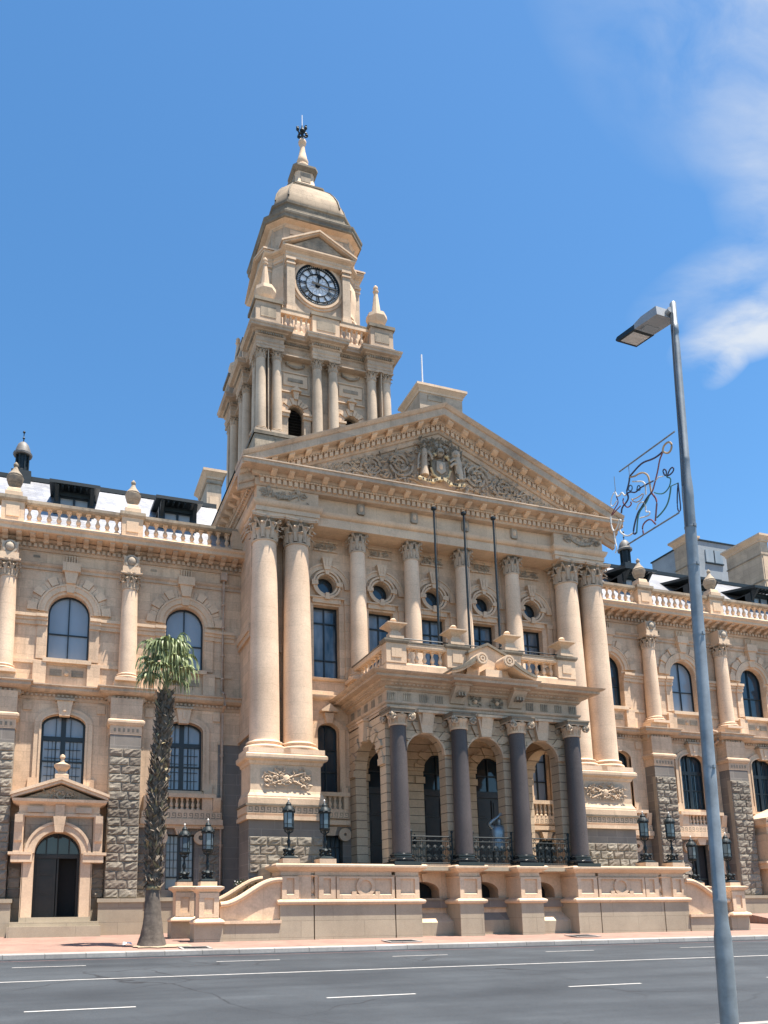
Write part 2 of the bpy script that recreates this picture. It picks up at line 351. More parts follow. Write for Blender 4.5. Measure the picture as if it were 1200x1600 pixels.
# ------------------------------------------------------------------ columns
def capital_mesh(r, h, name='capital'):
    b = MB('carving')
    b.lathe(0, 0, [(r*1.0, -.02*h), (r*1.1, 0), (r*1.1, .04*h), (r*.98, .07*h)], 20); b.lathe(0, 0, [(r*.98, .06*h), (r*.93, .45*h), (r*1.02, .75*h), (r*1.22, .87*h)], 20, 'lichen_and_shade')  # bell coloured dark to paint the shade between the leaves
    for row, (zh, zb, off, wd) in enumerate(((.44, .05, 0., .46), (.70, .08, pi/8, .42))):
        for i in range(8):
            a = off+2*pi*i/8; vs = []; K = 7
            for j in range(K):
                t = j/(K-1); z = h*(zb+(zh-zb)*sin(t*2.25)); ro = r*(1.04+.05*row+.10*t+.52*max(0, t-.5)**1.3*2.2)
                ww = r*wd*(.75+.45*sin(pi*min(t*1.05, 1)))*(1-.75*max(0, t-.7)/.3)
                jag = .78 if j % 2 else 1.12
                for u, dd in ((-1, -.10), (-.5, .05), (0, .02), (.5, .05), (1, -.10)):
                    rr = ro+dd*r; x = rr; y = u*ww*jag*.5
                    vs.append((x*cos(a)-y*sin(a), x*sin(a)+y*cos(a), z))
            b.add(vs, [(j*5+i2, j*5+i2+1, (j+1)*5+i2+1, (j+1)*5+i2) for j in range(K-1) for i2 in range(4)], None, False)
    for i in range(4):
        a = pi/4+i*pi/2; d = Vector((cos(a), sin(a), 0)); tq = Vector((-sin(a), cos(a), 0))
        for sgn in (-1, 1):
            pts = []
            for j in range(5):
                t = j/4; q = d*(r*(1.02+.42*t*t))+tq*sgn*r*.30*(1-t)+Vector((0, 0, h*(.45+.38*t))); pts.append(q)
            for j in range(9):
                th = j/8*4.6; rr = h*.085*(1-j/10.); q = d*(r*1.44+rr*sin(th))+tq*sgn*r*.03+Vector((0, 0, h*.745+rr*cos(th))); pts.append(q)
            b.tube(pts, h*.035, 5)
        a2 = i*pi/2; e = Vector((cos(a2), sin(a2), 0)); t2 = Vector((-sin(a2), cos(a2), 0))
        for sgn in (-1, 1):
            b.tube([e*r*1.08+t2*sgn*r*.25+Vector((0, 0, h*.5)), e*r*1.16+t2*sgn*r*.2+Vector((0, 0, h*.68)), e*r*1.24+t2*sgn*r*.06+Vector((0, 0, h*.78)), e*r*1.2+t2*sgn*r*.02+Vector((0, 0, h*.7))], h*.028, 5)
        b.blob(tuple(e*r*1.24+Vector((0, 0, h*.91))), h*.085)
    pl = []; A = r*1.42; mid = r*1.17
    for i in range(4):
        a = i*pi/2
        for u in (-.92, -.6, -.3, 0, .3, .6, .92):
            x = mid+(A-mid)*abs(u)**1.7; y = u*A
            pl.append((x*cos(a)-y*sin(a), x*sin(a)+y*cos(a)))
    b.prismz(pl, h*.87, h*.93, 'carving'); b.prismz([(x*1.04, y*1.04) for x, y in pl], h*.93, h, 'moulding')
    return b.mesh(name)
def base_mesh(r, h, m='drums', pl=1.38):
    b = MB(m); b.box(-r*pl, r*pl, -r*pl, r*pl, 0, h*.34)
    pr = [(r*1.36, h*.34)]
    for i in range(7): a = -pi/2+pi*i/6; pr.append((r*1.24+h*.14*cos(a), h*.48+h*.14*sin(a)))
    pr += [(r*1.16, h*.64), (r*1.12, h*.70), (r*1.17, h*.75)]
    for i in range(5): a = -pi/2+pi*i/4; pr.append((r*1.14+h*.08*cos(a), h*.84+h*.08*sin(a)))
    pr += [(r*1.06, h*.94), (r*1.0, h)]
    b.lathe(0, 0, pr, 28); return b.mesh('base')
def shaft_mesh(r0, r1, z0, z1, m='drums', n=32):
    b = MB(m); K = 8
    b.lathe(0, 0, [(r0+(r1-r0)*(t/K)**1.6, z0+(z1-z0)*t/K) for t in range(K+1)]+[(r1*1.07, z1+.005), (r1*1.09, z1+.04), (r1, z1+.06)], n); return b.mesh('column')
class ColKind:
    def __init__(s, r0, r1, zb, hb, zt, hc, m='drums', cap=None, basem=None, pl=1.38):
        s.zb = zb; s.base = base_mesh(r0, hb, basem or m, pl); s.shaft = shaft_mesh(r0, r1, hb, zt-zb, m); s.cap = cap or capital_mesh(r1, hc); s.hc = zt-zb
    def put(s, x, y, rot=0.):
        c = obj('column', s.shaft, HALL, (x, y, s.zb), rot); obj('base', s.base, c); obj('capital', s.cap, c, (0, 0, s.hc)); return c

# ------------------------------------------------------------------ windows
def outline(c, w, zb, zs, rise, n=14):
    return [(c-w, zb)]+(arch_pts(c, w, zs, rise, n) if rise else [(c-w, zs), (c+w, zs)])+[(c+w, zb)]
def window(c, w, zb, zs, rise, y, pane='glass', vbars=(0,), hbars=(), t=.07, M=None, fine=None, bars=.025, parent=None, name='window', m='joinery', solid=None):
    """frame with glazing bars (one mesh) and its pane; vbars/hbars are offsets from centre / heights; fine = (nx, nz, x0, x1, z0, z1) thin bars"""
    b = MB(m); b.M = M; o = outline(c, w+.012, zb-.012, zs, rise+.012 if rise else 0); i_ = outline(c, w-t, zb+t, zs if rise else zs-t, rise-t if rise else 0)
    k = len(o); vs = [(x, y, z) for x, z in o]+[(x, y, z) for x, z in i_]+[(x, y+.06, z) for x, z in i_]
    b.add(vs, [(j, (j+1) % k, (j+1) % k+k, j+k) for j in range(k)]+[(j+k, (j+1) % k+k, (j+1) % k+2*k, j+2*k) for j in range(k)])
    def top(x): return zs+(rise-t)*sqrt(max(0, 1-((x-c)/(w-t))**2)) if rise else zs-t
    for v in vbars:
        dx, tw = (v, bars) if not isinstance(v, tuple) else v
        b.box(c+dx-tw, c+dx+tw, y+.004, y+.05, zb+.01, top(c+dx)+.01)
    for hz in hbars:
        z, th = (hz, bars) if not isinstance(hz, tuple) else hz
        ww = w-t+.01 if z < zs else (w-t)*sqrt(max(0, 1-((z-zs)/(rise-t))**2)); b.box(c-ww, c+ww, y+.007, y+.055, z-th, z+th)
    for f in (fine or ()):
        nx, nz, xa, xb, za, zb2 = f
        for i in range(1, nx): x = xa+(xb-xa)*i/nx; b.box(x-.009, x+.009, y+.02, y+.05, za, zb2)
        for i in range(1, nz): z = za+(zb2-za)*i/nz; b.box(xa, xb, y+.017, y+.047, z-.009, z+.009)
    if solid:
        for bx in solid: b.box(bx[0], bx[1], y+.001, y+.065, bx[2], bx[3])
    f = obj(name, b, parent or HALL)
    g = MB(pane); g.M = M; q = outline(c, w-.01, zb+.01, zs, rise-.01 if rise else 0); g.add([(x, y+.075, z) for x, z in q], [tuple(range(len(q)))])
    obj('pane', g, f); return f
def baluster_mesh(h, r=.085, n=10):
    b = MB('moulding'); b.box(-r, r, -r, r, 0, h*.09); b.box(-r, r, -r, r, h*.91, h)
    b.lathe(0, 0, [(r*.75, h*.09), (r*.85, h*.13), (r*.5, h*.19), (r*.85, h*.29), (r*1.0, h*.36), (r*.9, h*.45), (r*.5, h*.60), (r*.42, h*.68), (r*.55, h*.76), (r*.8, h*.82), (r*.6, h*.86), (r*.75, h*.91)], n)
    return b.mesh('baluster')
def baluster_into(b, x, y, z, h, r=.085, n=8, m=None):
    b.lathe(x, y, [(r, z), (r, z+h*.09), (r*.55, z+h*.17), (r, z+h*.34), (r*.85, z+h*.46), (r*.42, z+h*.68), (r*.8, z+h*.82), (r*.7, z+h*.9), (r, z+h*.92), (r, z+h)], n, m)
def fret(b, x0, x1, z0, z1, y, m='moulding'):       # greek key: thin proud strips, groove shade painted dark on a pale band
    b.box(x0, x1, y, y+.10, z0, z1, m); h = (z1-z0)*.72; za = z0+(z1-z0)*.14; zb = za+h; t = h*.115; y0 = y-.004; k = max(1, int((x1-x0)/(h*1.08))); p = (x1-x0)/k; d = 'lichen_and_shade'
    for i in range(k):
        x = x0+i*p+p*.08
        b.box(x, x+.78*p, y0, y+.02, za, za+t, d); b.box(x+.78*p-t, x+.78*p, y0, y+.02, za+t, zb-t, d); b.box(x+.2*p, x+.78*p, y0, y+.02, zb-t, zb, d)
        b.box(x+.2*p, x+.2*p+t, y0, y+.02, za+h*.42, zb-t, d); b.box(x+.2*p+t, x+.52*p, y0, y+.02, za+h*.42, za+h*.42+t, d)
def scroll(b, x, z, r, turns, a0, y, rr, m=None, d=1, k=26):     # relief spiral
    pts = [(x+d*r*(1-.86*i/k)*cos(a0+turns*2*pi*i/k), y-.02*i/k, z+r*(1-.86*i/k)*sin(a0+turns*2*pi*i/k)) for i in range(k+1)]
    b.tube(pts, rr, 5, m, r1=rr*.6)
def foliage_relief(b, x0, x1, zf, y, m, dens=60, s=.12, seed=1):  # little curled leaves in relief; zf(x) -> (z0,z1)
    R = random.Random(seed)
    for i in range(dens):
        x = R.uniform(x0, x1); za, zb = zf(x)
        if zb-za < s*.6: continue
        z = R.uniform(za, zb); a = R.uniform(0, 2*pi); l = s*R.uniform(.7, 1.4); w = l*.42
        dx, dz = cos(a), sin(a); px, pz = -dz, dx
        P = [(0, 0, 0), (.35, .5, .45), (.35, -.5, .45), (.4, 0, 1.0), (.8, .38, .5), (.8, -.38, .5), (1.05, 0, .85)]
        b.add([(x+dx*l*u+px*w*v, y-.02-l*.45*o, z+dz*l*u+pz*w*v) for u, v, o in P], [(0, 2, 3), (0, 3, 1), (1, 3, 6, 4), (3, 2, 5, 6)], m)
def garland(b, x0, x1, z, dip, y, r, m):
    k = 14
    for i in range(k+1):
        t = i/k; b.blob((x0+(x1-x0)*t, y, z-dip*sin(pi*t)), (r*(.7+.5*sin(pi*t)),)*3, m, 7, 4)
    for x in (x0, x1):
        b.blob((x, y, z+r), r*1.3, m); b.tube([(x, y, z), (x, y, z-dip*.9)], r*.5, 5, m, r1=r*.2)
# ------------------------------------------------------------------ portico
XP = 7.06                                   # centre of each giant column pair
GC = ColKind(.585, .475, 6.6, .55, 15.2, 1.04)
IC = ColKind(.36, .305, 9.86, .36, 15.42, .93)
for sx in (-1, 1):
    for x in (7.72, 6.38): GC.put(sx*x, 1.18)
    for x in (3.68, 1.22): IC.put(sx*x, 1.36)
# body wall of the portico block
b = MB()
for i, xc in enumerate((-4.9, -2.45, 0, 2.45, 4.9)):
    xa = xc-1.225 if i else -5.7; xb = xc+1.225 if i < 4 else 5.7
    if i in (0, 4):
        b.wall(xa, xb, -.2, 4.1, 1.9, [(xc, .55, 2.3, 3.75, 0)], .35, 'granite')
        b.wall(xa, xb, 4.1, 9.4, 1.9, [(xc, .46, 5.42, 7.9, .32)], .35)
    b.wall(xa, xb, 9.4, 16.4, 1.9, [(xc, .56, 10.12, 13.22, 0), ('o', xc, 14.12, .40)], .38)
    # arched surround of the oculus bay, lintel, rings, keystones, carved panel
    b.ring(xc, 13.98, .80, .98, 1.80, 1.95, 'moulding'); b.ring(xc, 13.98, .98, 1.05, 1.76, 1.95, 'moulding')
    b.ring(xc, 14.12, .42, .50, 1.78, 1.95, 'moulding', 0, 2*pi, 28); b.ring(xc, 14.12, .53, .62, 1.72, 1.95, 'moulding', 0, 2*pi, 28)
    for a in (0, pi/2, pi, 3*pi/2): b.ring(xc, 14.12, .40, .68, 1.68, 1.95, 'moulding', a-.17, a+.17, 4)
    b.prism([(xc-.13, 14.72), (xc+.13, 14.72), (xc+.23, 15.24), (xc-.23, 15.24)], 1.64, 1.92, 'moulding')
    for u in (-.09, .05): b.box(xc+u-.0, xc+u+.05, 1.62, 1.7, 14.86, 15.2, 'moulding')
    b.box(xc-.62, xc+.62, 1.80, 1.95, 13.30, 13.50, 'moulding'); b.box(xc-.78, xc+.78, 1.74, 1.95, 13.50, 13.56, 'moulding')
    for s in (-1, 1):
        b.box(xc+s*.90-.12, xc+s*.90+.12, 1.79, 1.95, 10.05, 13.30, 'sandstone'); b.box(xc+s*.90-.15, xc+s*.90+.15, 1.76, 1.95, 13.30, 13.49, 'moulding')
        b.box(xc+s*.90-.14, xc+s*.90+.14, 1.76, 1.95, 10.05, 10.35, 'moulding')
    b.box(xc-.52, xc+.52, 1.82, 1.95, 15.60, 15.66, 'moulding'); b.box(xc-.52, xc+.52, 1.82, 1.95, 15.98, 16.03, 'moulding')
    foliage_relief(b, xc-.46, xc+.46, lambda x: (15.68, 15.95), 1.88, 'greycarving', 34, .13, i)
    for u in (-.24, .24): scroll(b, xc+u, 15.82, .11, 1.6, 0, 1.86, .025, 'greycarving', 1 if u < 0 else -1)
for s in (-1, 1):                           # wall behind the giant pairs
    xa, xb = sorted((s*5.7, s*8.1)); b.rect(xa, xb, 4.1, 16.4, 1.9)
    for x in (7.72, 6.38): b.box(s*x-.40, s*x+.40, 1.72, 1.95, 6.6, 16.25)
    b.box(s*7.05-.22, s*7.05+.22, 1.80, 1.95, 11.0, 11.28, 'moulding')
b.sweep([(-5.75, 1.9), (5.75, 1.9)], [(-.05, 9.15), (.16, 9.2), (.22, 9.28), (.22, 9.36), (.10, 9.40), (-.05, 9.42)], 'moulding')
b.sweep([(-5.7, 1.9), (5.7, 1.9)], [(-.05, 9.98), (.10, 10.0), (.15, 10.08), (.05, 10.12), (-.05, 10.12)], 'moulding')
b.sweep([(-5.7, 1.9), (5.7, 1.9)], [(-.05, 9.40), (.06, 9.42), (.06, 9.55), (-.05, 9.6)], 'moulding')
b.box(-8.1, 8.1, 1.95, 2.2, 16.2, 16.45)
obj('wall', b, HALL)
for s in (-1, 1):                           # side walls of the portico block
    b = MB()
    x0, x1 = sorted((s*8.1, s*7.85))
    b.box(x0, x1, 1.9, 14.5, 7.6, 16.3); b.box(x0, x1, 1.9, 14.5, -.3, 7.6, 'granite')
    b.box(*sorted((s*8.0, s*8.26)), 1.7, 3.9, 11.72, 12.05, 'moulding'); b.box(*sorted((s*8.0, s*8.2)), 1.7, 3.9, 11.5, 11.72, 'moulding')
    b.box(*sorted((s*8.0, s*8.2)), 1.72, 3.9, 7.55, 7.8, 'moulding')
    b.box(*sorted((s*7.9, s*8.16)), 5.5, 14.5, 16.3, 17.5)
    obj('wall', b, HALL)
for i, xc in enumerate((-4.9, -2.45, 0, 2.45, 4.9)):
    window(xc, .56, 10.12, 13.22, 0, 2.20, 'curtained', (0,), (10.95, 12.55), .06)
    b = MB('joinery'); b.ring(xc, 14.12, .33, .41, 2.2, 2.26, None, 0, 2*pi, 24); f = obj('window', b, HALL)
    g = MB('glass'); g.add([(xc+.36*cos(2*pi*k/24), 2.24, 14.12+.36*sin(2*pi*k/24)) for k in range(24)], [tuple(range(24))]); obj('pane', g, f)
for xc in (-4.9, 4.9):
    window(xc, .46, 5.42, 7.9, .32, 2.18, 'glass' if xc < 0 else 'blind', (0,), (6.3, 7.2), .05)
    window(xc, .55, 2.3, 3.75, 0, 2.2, 'lanternglass', (-.36, -.18, 0, .18, .36), (3.3, 2.6), .05)
    b = MB('moulding')                      # moulded frame, keystone hood, balconet
    for s in (-1, 1): b.box(xc+s*.58-.12, xc+s*.58+.12, 1.82, 1.95, 5.42, 7.9); b.box(xc+s*.62-.14, xc+s*.62+.14, 1.74, 1.95, 5.30, 5.62)
    b.ring(xc, 7.9, .46, .70, 1.82, 1.95, None, k0=.7, k1=.72); b.prism([(xc-.13, 8.2), (xc+.13, 8.2), (xc+.2, 8.62), (xc-.2, 8.62)], 1.68, 1.95)
    b.prism([(xc-.36, 8.66), (xc+.36, 8.66), (xc+.36, 8.72), (xc, 8.98), (xc-.36, 8.72)], 1.58, 1.95)
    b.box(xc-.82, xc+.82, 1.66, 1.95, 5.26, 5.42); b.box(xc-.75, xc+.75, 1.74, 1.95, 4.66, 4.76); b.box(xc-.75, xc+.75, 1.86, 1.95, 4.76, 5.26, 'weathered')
    for s in (-1, 1): b.box(xc+s*.66-.1, xc+s*.66+.1, 1.72, 1.92, 4.76, 5.26)
    for k in range(5): baluster_into(b, xc-.42+k*.21, 1.79, 4.76, .5, .075)
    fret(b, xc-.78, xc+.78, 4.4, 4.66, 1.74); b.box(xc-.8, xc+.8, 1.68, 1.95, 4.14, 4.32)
    b.prism([(xc-.16, 3.72), (xc+.16, 3.72), (xc+.26, 4.05), (xc-.26, 4.05)], 1.70, 1.95)
    for s in (-1, 1): b.ring(xc+s*.62, 3.78, .06, .26, 1.78, 1.95, None, 0, 2*pi, 16)
    obj('window_surround', b, HALL)
# pedestals under the giant pairs
for s in (-1, 1):
    x0, x1 = s*XP-1.42, s*XP+1.42
    b = MB('granite')
    b.box(x0, x1, .5, 1.95, -.3, 4.12); b.rock(x0+.02, x1-.02, 2.2, 3.52, .5)
    b.box(x0-.12, x1+.12, .36, 1.95, 4.12, 4.26, 'moulding'); b.box(x0-.06, x1+.06, .44, 1.95, 4.26, 4.34, 'moulding')
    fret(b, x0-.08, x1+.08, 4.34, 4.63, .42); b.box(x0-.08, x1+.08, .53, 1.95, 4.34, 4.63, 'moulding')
    for sd in (-1, 1):
        xx = (x0-.10) if sd < 0 else (x1+.08)
        b.box(xx, xx+.02, .44, 1.9, 4.36, 4.61, 'moulding')
    b.box(x0-.14, x1+.14, .36, 1.95, 4.63, 4.70, 'lichen_and_shade')
    fr = [(s*XP-1.36, 1.95), (s*XP-1.36, .52), (s*XP+1.36, .52), (s*XP+1.36, 1.95)]
    b.sweep(fr, [(-.1, 4.68), (.12, 4.70), (.12, 4.92), (.10, 4.95), (.10, 5.0), (.03, 5.12), (0, 5.22), (0, 6.16), (.05, 6.20), (.08, 6.30), (.20, 6.36), (.22, 6.42), (.22, 6.53), (.16, 6.58), (-.1, 6.6)], 'moulding')
    b.box(s*XP-1.35, s*XP+1.35, .53, 1.95, 6.3, 6.595, 'moulding')
    p = obj('pedestal', b, HALL)
    c = MB('weathered')                     # carved trophy panel sunk in the die
    c.prism([(s*XP-1.0, 5.45), (s*XP-.88, 5.30), (s*XP+.88, 5.30), (s*XP+1.0, 5.45), (s*XP+1.0, 5.98), (s*XP+.9, 6.06), (s*XP-.9, 6.06), (s*XP-1.0, 5.98)], .505, .6, 'carving')
    foliage_relief(c, s*XP-.9, s*XP+.9, lambda x: (5.4, 6.0), .50, 'carving', 80, .15, 5+s)
    c.blob((s*XP, .48, 5.66), (.17, .07, .2), 'moulding'); c.ring(s*XP, 5.66, .2, .25, .44, .52, 'carving', 0, 2*pi, 18)
    for d in (-1, 1):
        c.tube([(s*XP-d*.7, .47, 5.42), (s*XP+d*.7, .45, 5.92)], .035, 6, 'moulding'); scroll(c, s*XP+d*.72, 5.66, .2, 1.7, 0, .48, .035, 'moulding', d)
        scroll(c, s*XP+d*.36, 5.86, .11, 1.5, 1, .48, .03, 'moulding', -d)
    obj('carved_panel', c, p)
# entablature
RP = [(-8.16, 6), (-8.16, .72), (-5.58, .72), (-5.58, .97), (5.58, .97), (5.58, .72), (8.16, .72), (8.16, 6)]
SP = [(-8.16, 6), (-8.16, .72), (8.16, .72), (8.16, 6)]
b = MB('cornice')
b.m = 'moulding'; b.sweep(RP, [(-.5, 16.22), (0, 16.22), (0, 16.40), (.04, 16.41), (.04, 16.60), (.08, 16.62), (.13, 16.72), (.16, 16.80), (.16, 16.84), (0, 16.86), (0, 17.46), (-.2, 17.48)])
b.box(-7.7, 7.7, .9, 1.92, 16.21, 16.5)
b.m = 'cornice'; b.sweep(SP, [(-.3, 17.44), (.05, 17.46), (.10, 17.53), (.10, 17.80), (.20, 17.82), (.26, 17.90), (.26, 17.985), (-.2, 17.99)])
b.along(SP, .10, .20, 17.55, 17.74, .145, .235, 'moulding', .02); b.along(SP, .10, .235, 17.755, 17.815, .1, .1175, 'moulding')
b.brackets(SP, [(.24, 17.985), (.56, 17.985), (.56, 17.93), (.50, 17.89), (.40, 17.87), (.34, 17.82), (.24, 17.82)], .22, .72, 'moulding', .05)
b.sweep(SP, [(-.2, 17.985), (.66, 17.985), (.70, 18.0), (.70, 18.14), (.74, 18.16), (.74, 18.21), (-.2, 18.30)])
for x in (-3.65, -1.22, 1.22, 3.65):        # medallions on the frieze
    b.box(x-.17, x+.17, .90, 1.0, 17.03, 17.42, 'greycarving'); b.box(x-.13, x+.13, .87, 1.0, 16.98, 17.47, 'greycarving'); b.blob((x, .88, 17.23), (.09, .06, .14), 'moulding')
for s in (-1, 1):
    garland(b, s*XP-.62, s*XP+.62, 17.28, .20, .70, .085, 'greycarving')
    foliage_relief(b, s*XP-.95, s*XP+.95, lambda x: (17.0, 17.42), .70, 'greycarving', 46, .14, 11+s)
    for d in (-1, 1): scroll(b, s*XP+d*.82, 17.22, .16, 1.6, 0, .70, .035, 'greycarving', d)
for x, y0, y1 in ((-8.16, 1.2, 2.2), (8.16, 1.2, 2.2)): b.box(x-.03, x+.03, y0, y1, 17.0, 17.4, 'greycarving')
obj('entablature', b, HALL)
# pediment
def rakeprof(b, prof, y, m=None):            # sweep an (out,z) profile along both slopes, mitred at the apex
    H = 8.66*.44; vs = []; k = len(prof)
    for x, dz in ((-8.90, -.105), (0, H), (8.90, -.105)):
        vs += [(x, y-o, z+dz) for o, z in prof]
    b.add(vs, [(i*k+j, (i+1)*k+j, (i+1)*k+j+1, i*k+j+1) for i in range(2) for j in range(k-1)]+[tuple(range(k-1, -1, -1)), tuple(2*k+j for j in range(k))], m)
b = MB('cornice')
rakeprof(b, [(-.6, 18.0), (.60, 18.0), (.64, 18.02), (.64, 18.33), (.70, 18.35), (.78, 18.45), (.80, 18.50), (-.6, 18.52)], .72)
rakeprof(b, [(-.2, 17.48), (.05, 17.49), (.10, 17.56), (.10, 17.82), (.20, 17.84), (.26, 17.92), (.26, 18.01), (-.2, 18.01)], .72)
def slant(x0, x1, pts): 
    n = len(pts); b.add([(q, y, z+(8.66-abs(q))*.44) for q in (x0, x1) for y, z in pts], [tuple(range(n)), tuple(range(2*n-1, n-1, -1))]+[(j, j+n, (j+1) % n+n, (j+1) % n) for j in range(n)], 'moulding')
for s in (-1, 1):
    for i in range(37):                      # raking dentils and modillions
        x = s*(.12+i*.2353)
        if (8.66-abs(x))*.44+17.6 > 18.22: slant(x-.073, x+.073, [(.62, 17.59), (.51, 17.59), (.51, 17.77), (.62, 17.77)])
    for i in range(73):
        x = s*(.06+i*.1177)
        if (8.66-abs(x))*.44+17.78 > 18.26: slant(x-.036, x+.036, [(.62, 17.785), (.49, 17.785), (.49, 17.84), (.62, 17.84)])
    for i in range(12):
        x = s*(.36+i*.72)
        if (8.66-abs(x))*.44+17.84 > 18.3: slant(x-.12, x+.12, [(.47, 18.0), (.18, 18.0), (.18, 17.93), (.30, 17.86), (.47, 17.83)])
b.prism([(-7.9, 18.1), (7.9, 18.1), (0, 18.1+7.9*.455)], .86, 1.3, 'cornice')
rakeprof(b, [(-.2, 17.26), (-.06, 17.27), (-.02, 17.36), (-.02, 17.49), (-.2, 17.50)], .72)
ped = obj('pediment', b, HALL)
b = MB('greycarving')                        # acanthus scrollwork in the tympanum
for s in (-1, 1):
    for x, z, r, t, a in ((1.85, 19.55, .60, 2.2, 0), (3.15, 19.22, .48, 2.1, pi), (4.25, 18.98, .34, 2., 0), (5.1, 18.80, .22, 1.8, pi)):
        scroll(b, s*x, z, r, t, a if s > 0 else pi-a, .80, .055*r/.5+.012, None, 1 if s > 0 else -1, 34)
    b.tube([(s*(.8+.45*i), .80, 18.80+.2*sin(i*1.15)*(1-i/14)) for i in range(12)], .05, 5)
    foliage_relief(b, *sorted((s*.95, s*6.2)), lambda x: (18.50, 18.36+(6.55-abs(x))*.385), .84, 'greycarving', 300, .22, 20+s)
    foliage_relief(b, *sorted((s*.95, s*6.0)), lambda x: (18.55, 18.3+(6.55-abs(x))*.385), .82, 'lichen_and_shade', 55, .15, 30+s)
obj('relief', b, ped)
b = MB('greycarving')                        # coat of arms
b.M = Matrix.Translation((0, .1, 18.93)) @ Matrix.Diagonal((.84, .9, .86, 1)) @ Matrix.Translation((0, 0, -18.5))
b.prism([(-.52, 19.75), (-.56, 19.2), (-.42, 18.85), (0, 18.62), (.42, 18.85), (.56, 19.2), (.52, 19.75), (.2, 19.68), (0, 19.78), (-.2, 19.68)], .62, .9, 'lichen_and_shade')
b.tube([(x, .60, z) for x, z in ((-.40, 19.95), (-.5, 19.75), (-.56, 19.2), (-.42, 18.85), (0, 18.60), (.42, 18.85), (.56, 19.2), (.5, 19.75), (.40, 19.95))], .065, 6, 'goldstone')
b.prism([(-.24, 19.6), (-.26, 19.1), (0, 18.92), (.26, 19.1), (.24, 19.6)], .54, .7, 'greycarving'); b.blob((0, .56, 19.35), (.12, .08, .2), 'moulding')
for s in (-1, 1): b.blob((s*.36, .58, 19.95), (.15, .1, .1), 'goldstone')
b.blob((0, .62, 20.15), (.26, .2, .24)); b.blob((0, .55, 20.08), (.17, .16, .08), 'lichen_and_shade')
for i in range(9): a = i*.38-.1; b.blob((.62*cos(a)*.9, .66, 20.0+.52*sin(a)), (.16, .1, .13), 'greycarving' if i % 2 else 'carving')
b.tube([(0, .62, 20.3), (.1, .62, 20.55), (-.02, .62, 20.72)], .06, 6); b.blob((.12, .6, 20.72), (.14, .08, .09), 'lichen_and_shade')
for s in (-1, 1):                            # supporters: standing figure and rampant lion
    X = s*.92
    if s < 0:
        b.lathe(X, .66, [(.24, 18.75), (.2, 19.1), (.17, 19.6), (.2, 19.95), (.18, 20.15), (.08, 20.25)], 10, 'carving'); b.blob((X, .62, 20.38), (.13, .14, .16)); b.blob((X-.05, .70, 20.48), (.2, .14, .12), 'greycarving')
        b.tube([(X+.18, .6, 20.08), (X+.34, .52, 19.85), (X+.42, .55, 19.62)], .07, 6); b.tube([(X-.2, .6, 20.05), (X-.36, .55, 19.6), (X-.4, .55, 19.0)], .06, 6)
    else:
        b.tube([(X+.16, .66, 18.8), (X+.14, .62, 19.2), (X+.08, .6, 19.6), (X-.02, .58, 19.95)], .22, 8, r1=.2); b.blob((X-.04, .56, 20.12), (.26, .2, .27), 'carving'); b.blob((X-.12, .42, 20.05), (.11, .1, .1))
        for dz, ex in ((19.75, .36), (19.5, .34)): b.tube([(X-.05, .5, dz+.1), (X-.25, .48, dz+.06), (X-ex-.05, .52, dz-.1)], .075, 6)
        b.tube([(X+.2, .6, 19.1), (X-.05, .5, 19.0), (X-.02, .52, 18.7)], .11, 6); b.tube([(X+.25, .66, 18.85), (X+.5, .66, 19.0), (X+.45, .66, 19.5), (X+.6, .66, 19.7)], .05, 6)
for s in (-1, 1):                            # motto ribbon
    k = 10; pts = [(s*(.08+1.12*i/k), 18.66-.16*sin(i/k*pi*.9)-.12*i/k) for i in range(k+1)]
    vs = [(x, .50-.03*sin(i*.9), z+dz) for i, (x, z) in enumerate(pts) for dz in (-.085, .085)]
    b.add(vs+[(x, y+.12, z) for x, y, z in vs], [(2*i, 2*i+2, 2*i+3, 2*i+1) for i in range(k)]+[(2*i+1, 2*i+3, 2*i+3+2*k+2, 2*i+1+2*k+2) for i in range(k)], 'goldstone')
    for i in (2, 3, 5, 6, 7, 9): x, z = pts[i]; b.box(x-.03, x+.03, .455, .5, z-.045, z+.045, 'clockblack')
    b.blob((s*1.25, .52, 18.50), (.12, .08, .1), 'goldstone'); b.blob((s*.5, .55, 18.40), (.14, .08, .07), 'goldstone')
foliage_relief(b, -1.25, 1.25, lambda x: (19.95, 20.95-.3*abs(x)), .62, 'lichen_and_shade', 130, .22, 77); foliage_relief(b, -1.5, 1.5, lambda x: (18.6, 20.5), .74, 'greycarving', 120, .22, 78)
obj('coat_of_arms', b, ped)
# portico roof, slate behind the raking cornice
b = MB('lead')
b.add([(-8.9, .4, 18.36), (0, .4, 22.28), (8.9, .4, 18.36), (-8.9, 14.4, 18.36), (0, 14.4, 22.28), (8.9, 14.4, 18.36)], [(0, 1, 4, 3), (1, 2, 5, 4), (3, 4, 5)])
b.sweep([(-8.5, 14.4), (-8.5, 6)], [(-.6, 18.0), (.3, 18.0), (.38, 18.3), (-.4, 18.4)], 'moulding'); b.sweep([(8.5, 6), (8.5, 14.4)], [(-.6, 18.0), (.3, 18.0), (.38, 18.3), (-.4, 18.4)], 'moulding')
b.box(-8.16, 8.16, 5.9, 14.4, 17.3, 18.1, 'sandstone')
obj('roof', b, HALL)

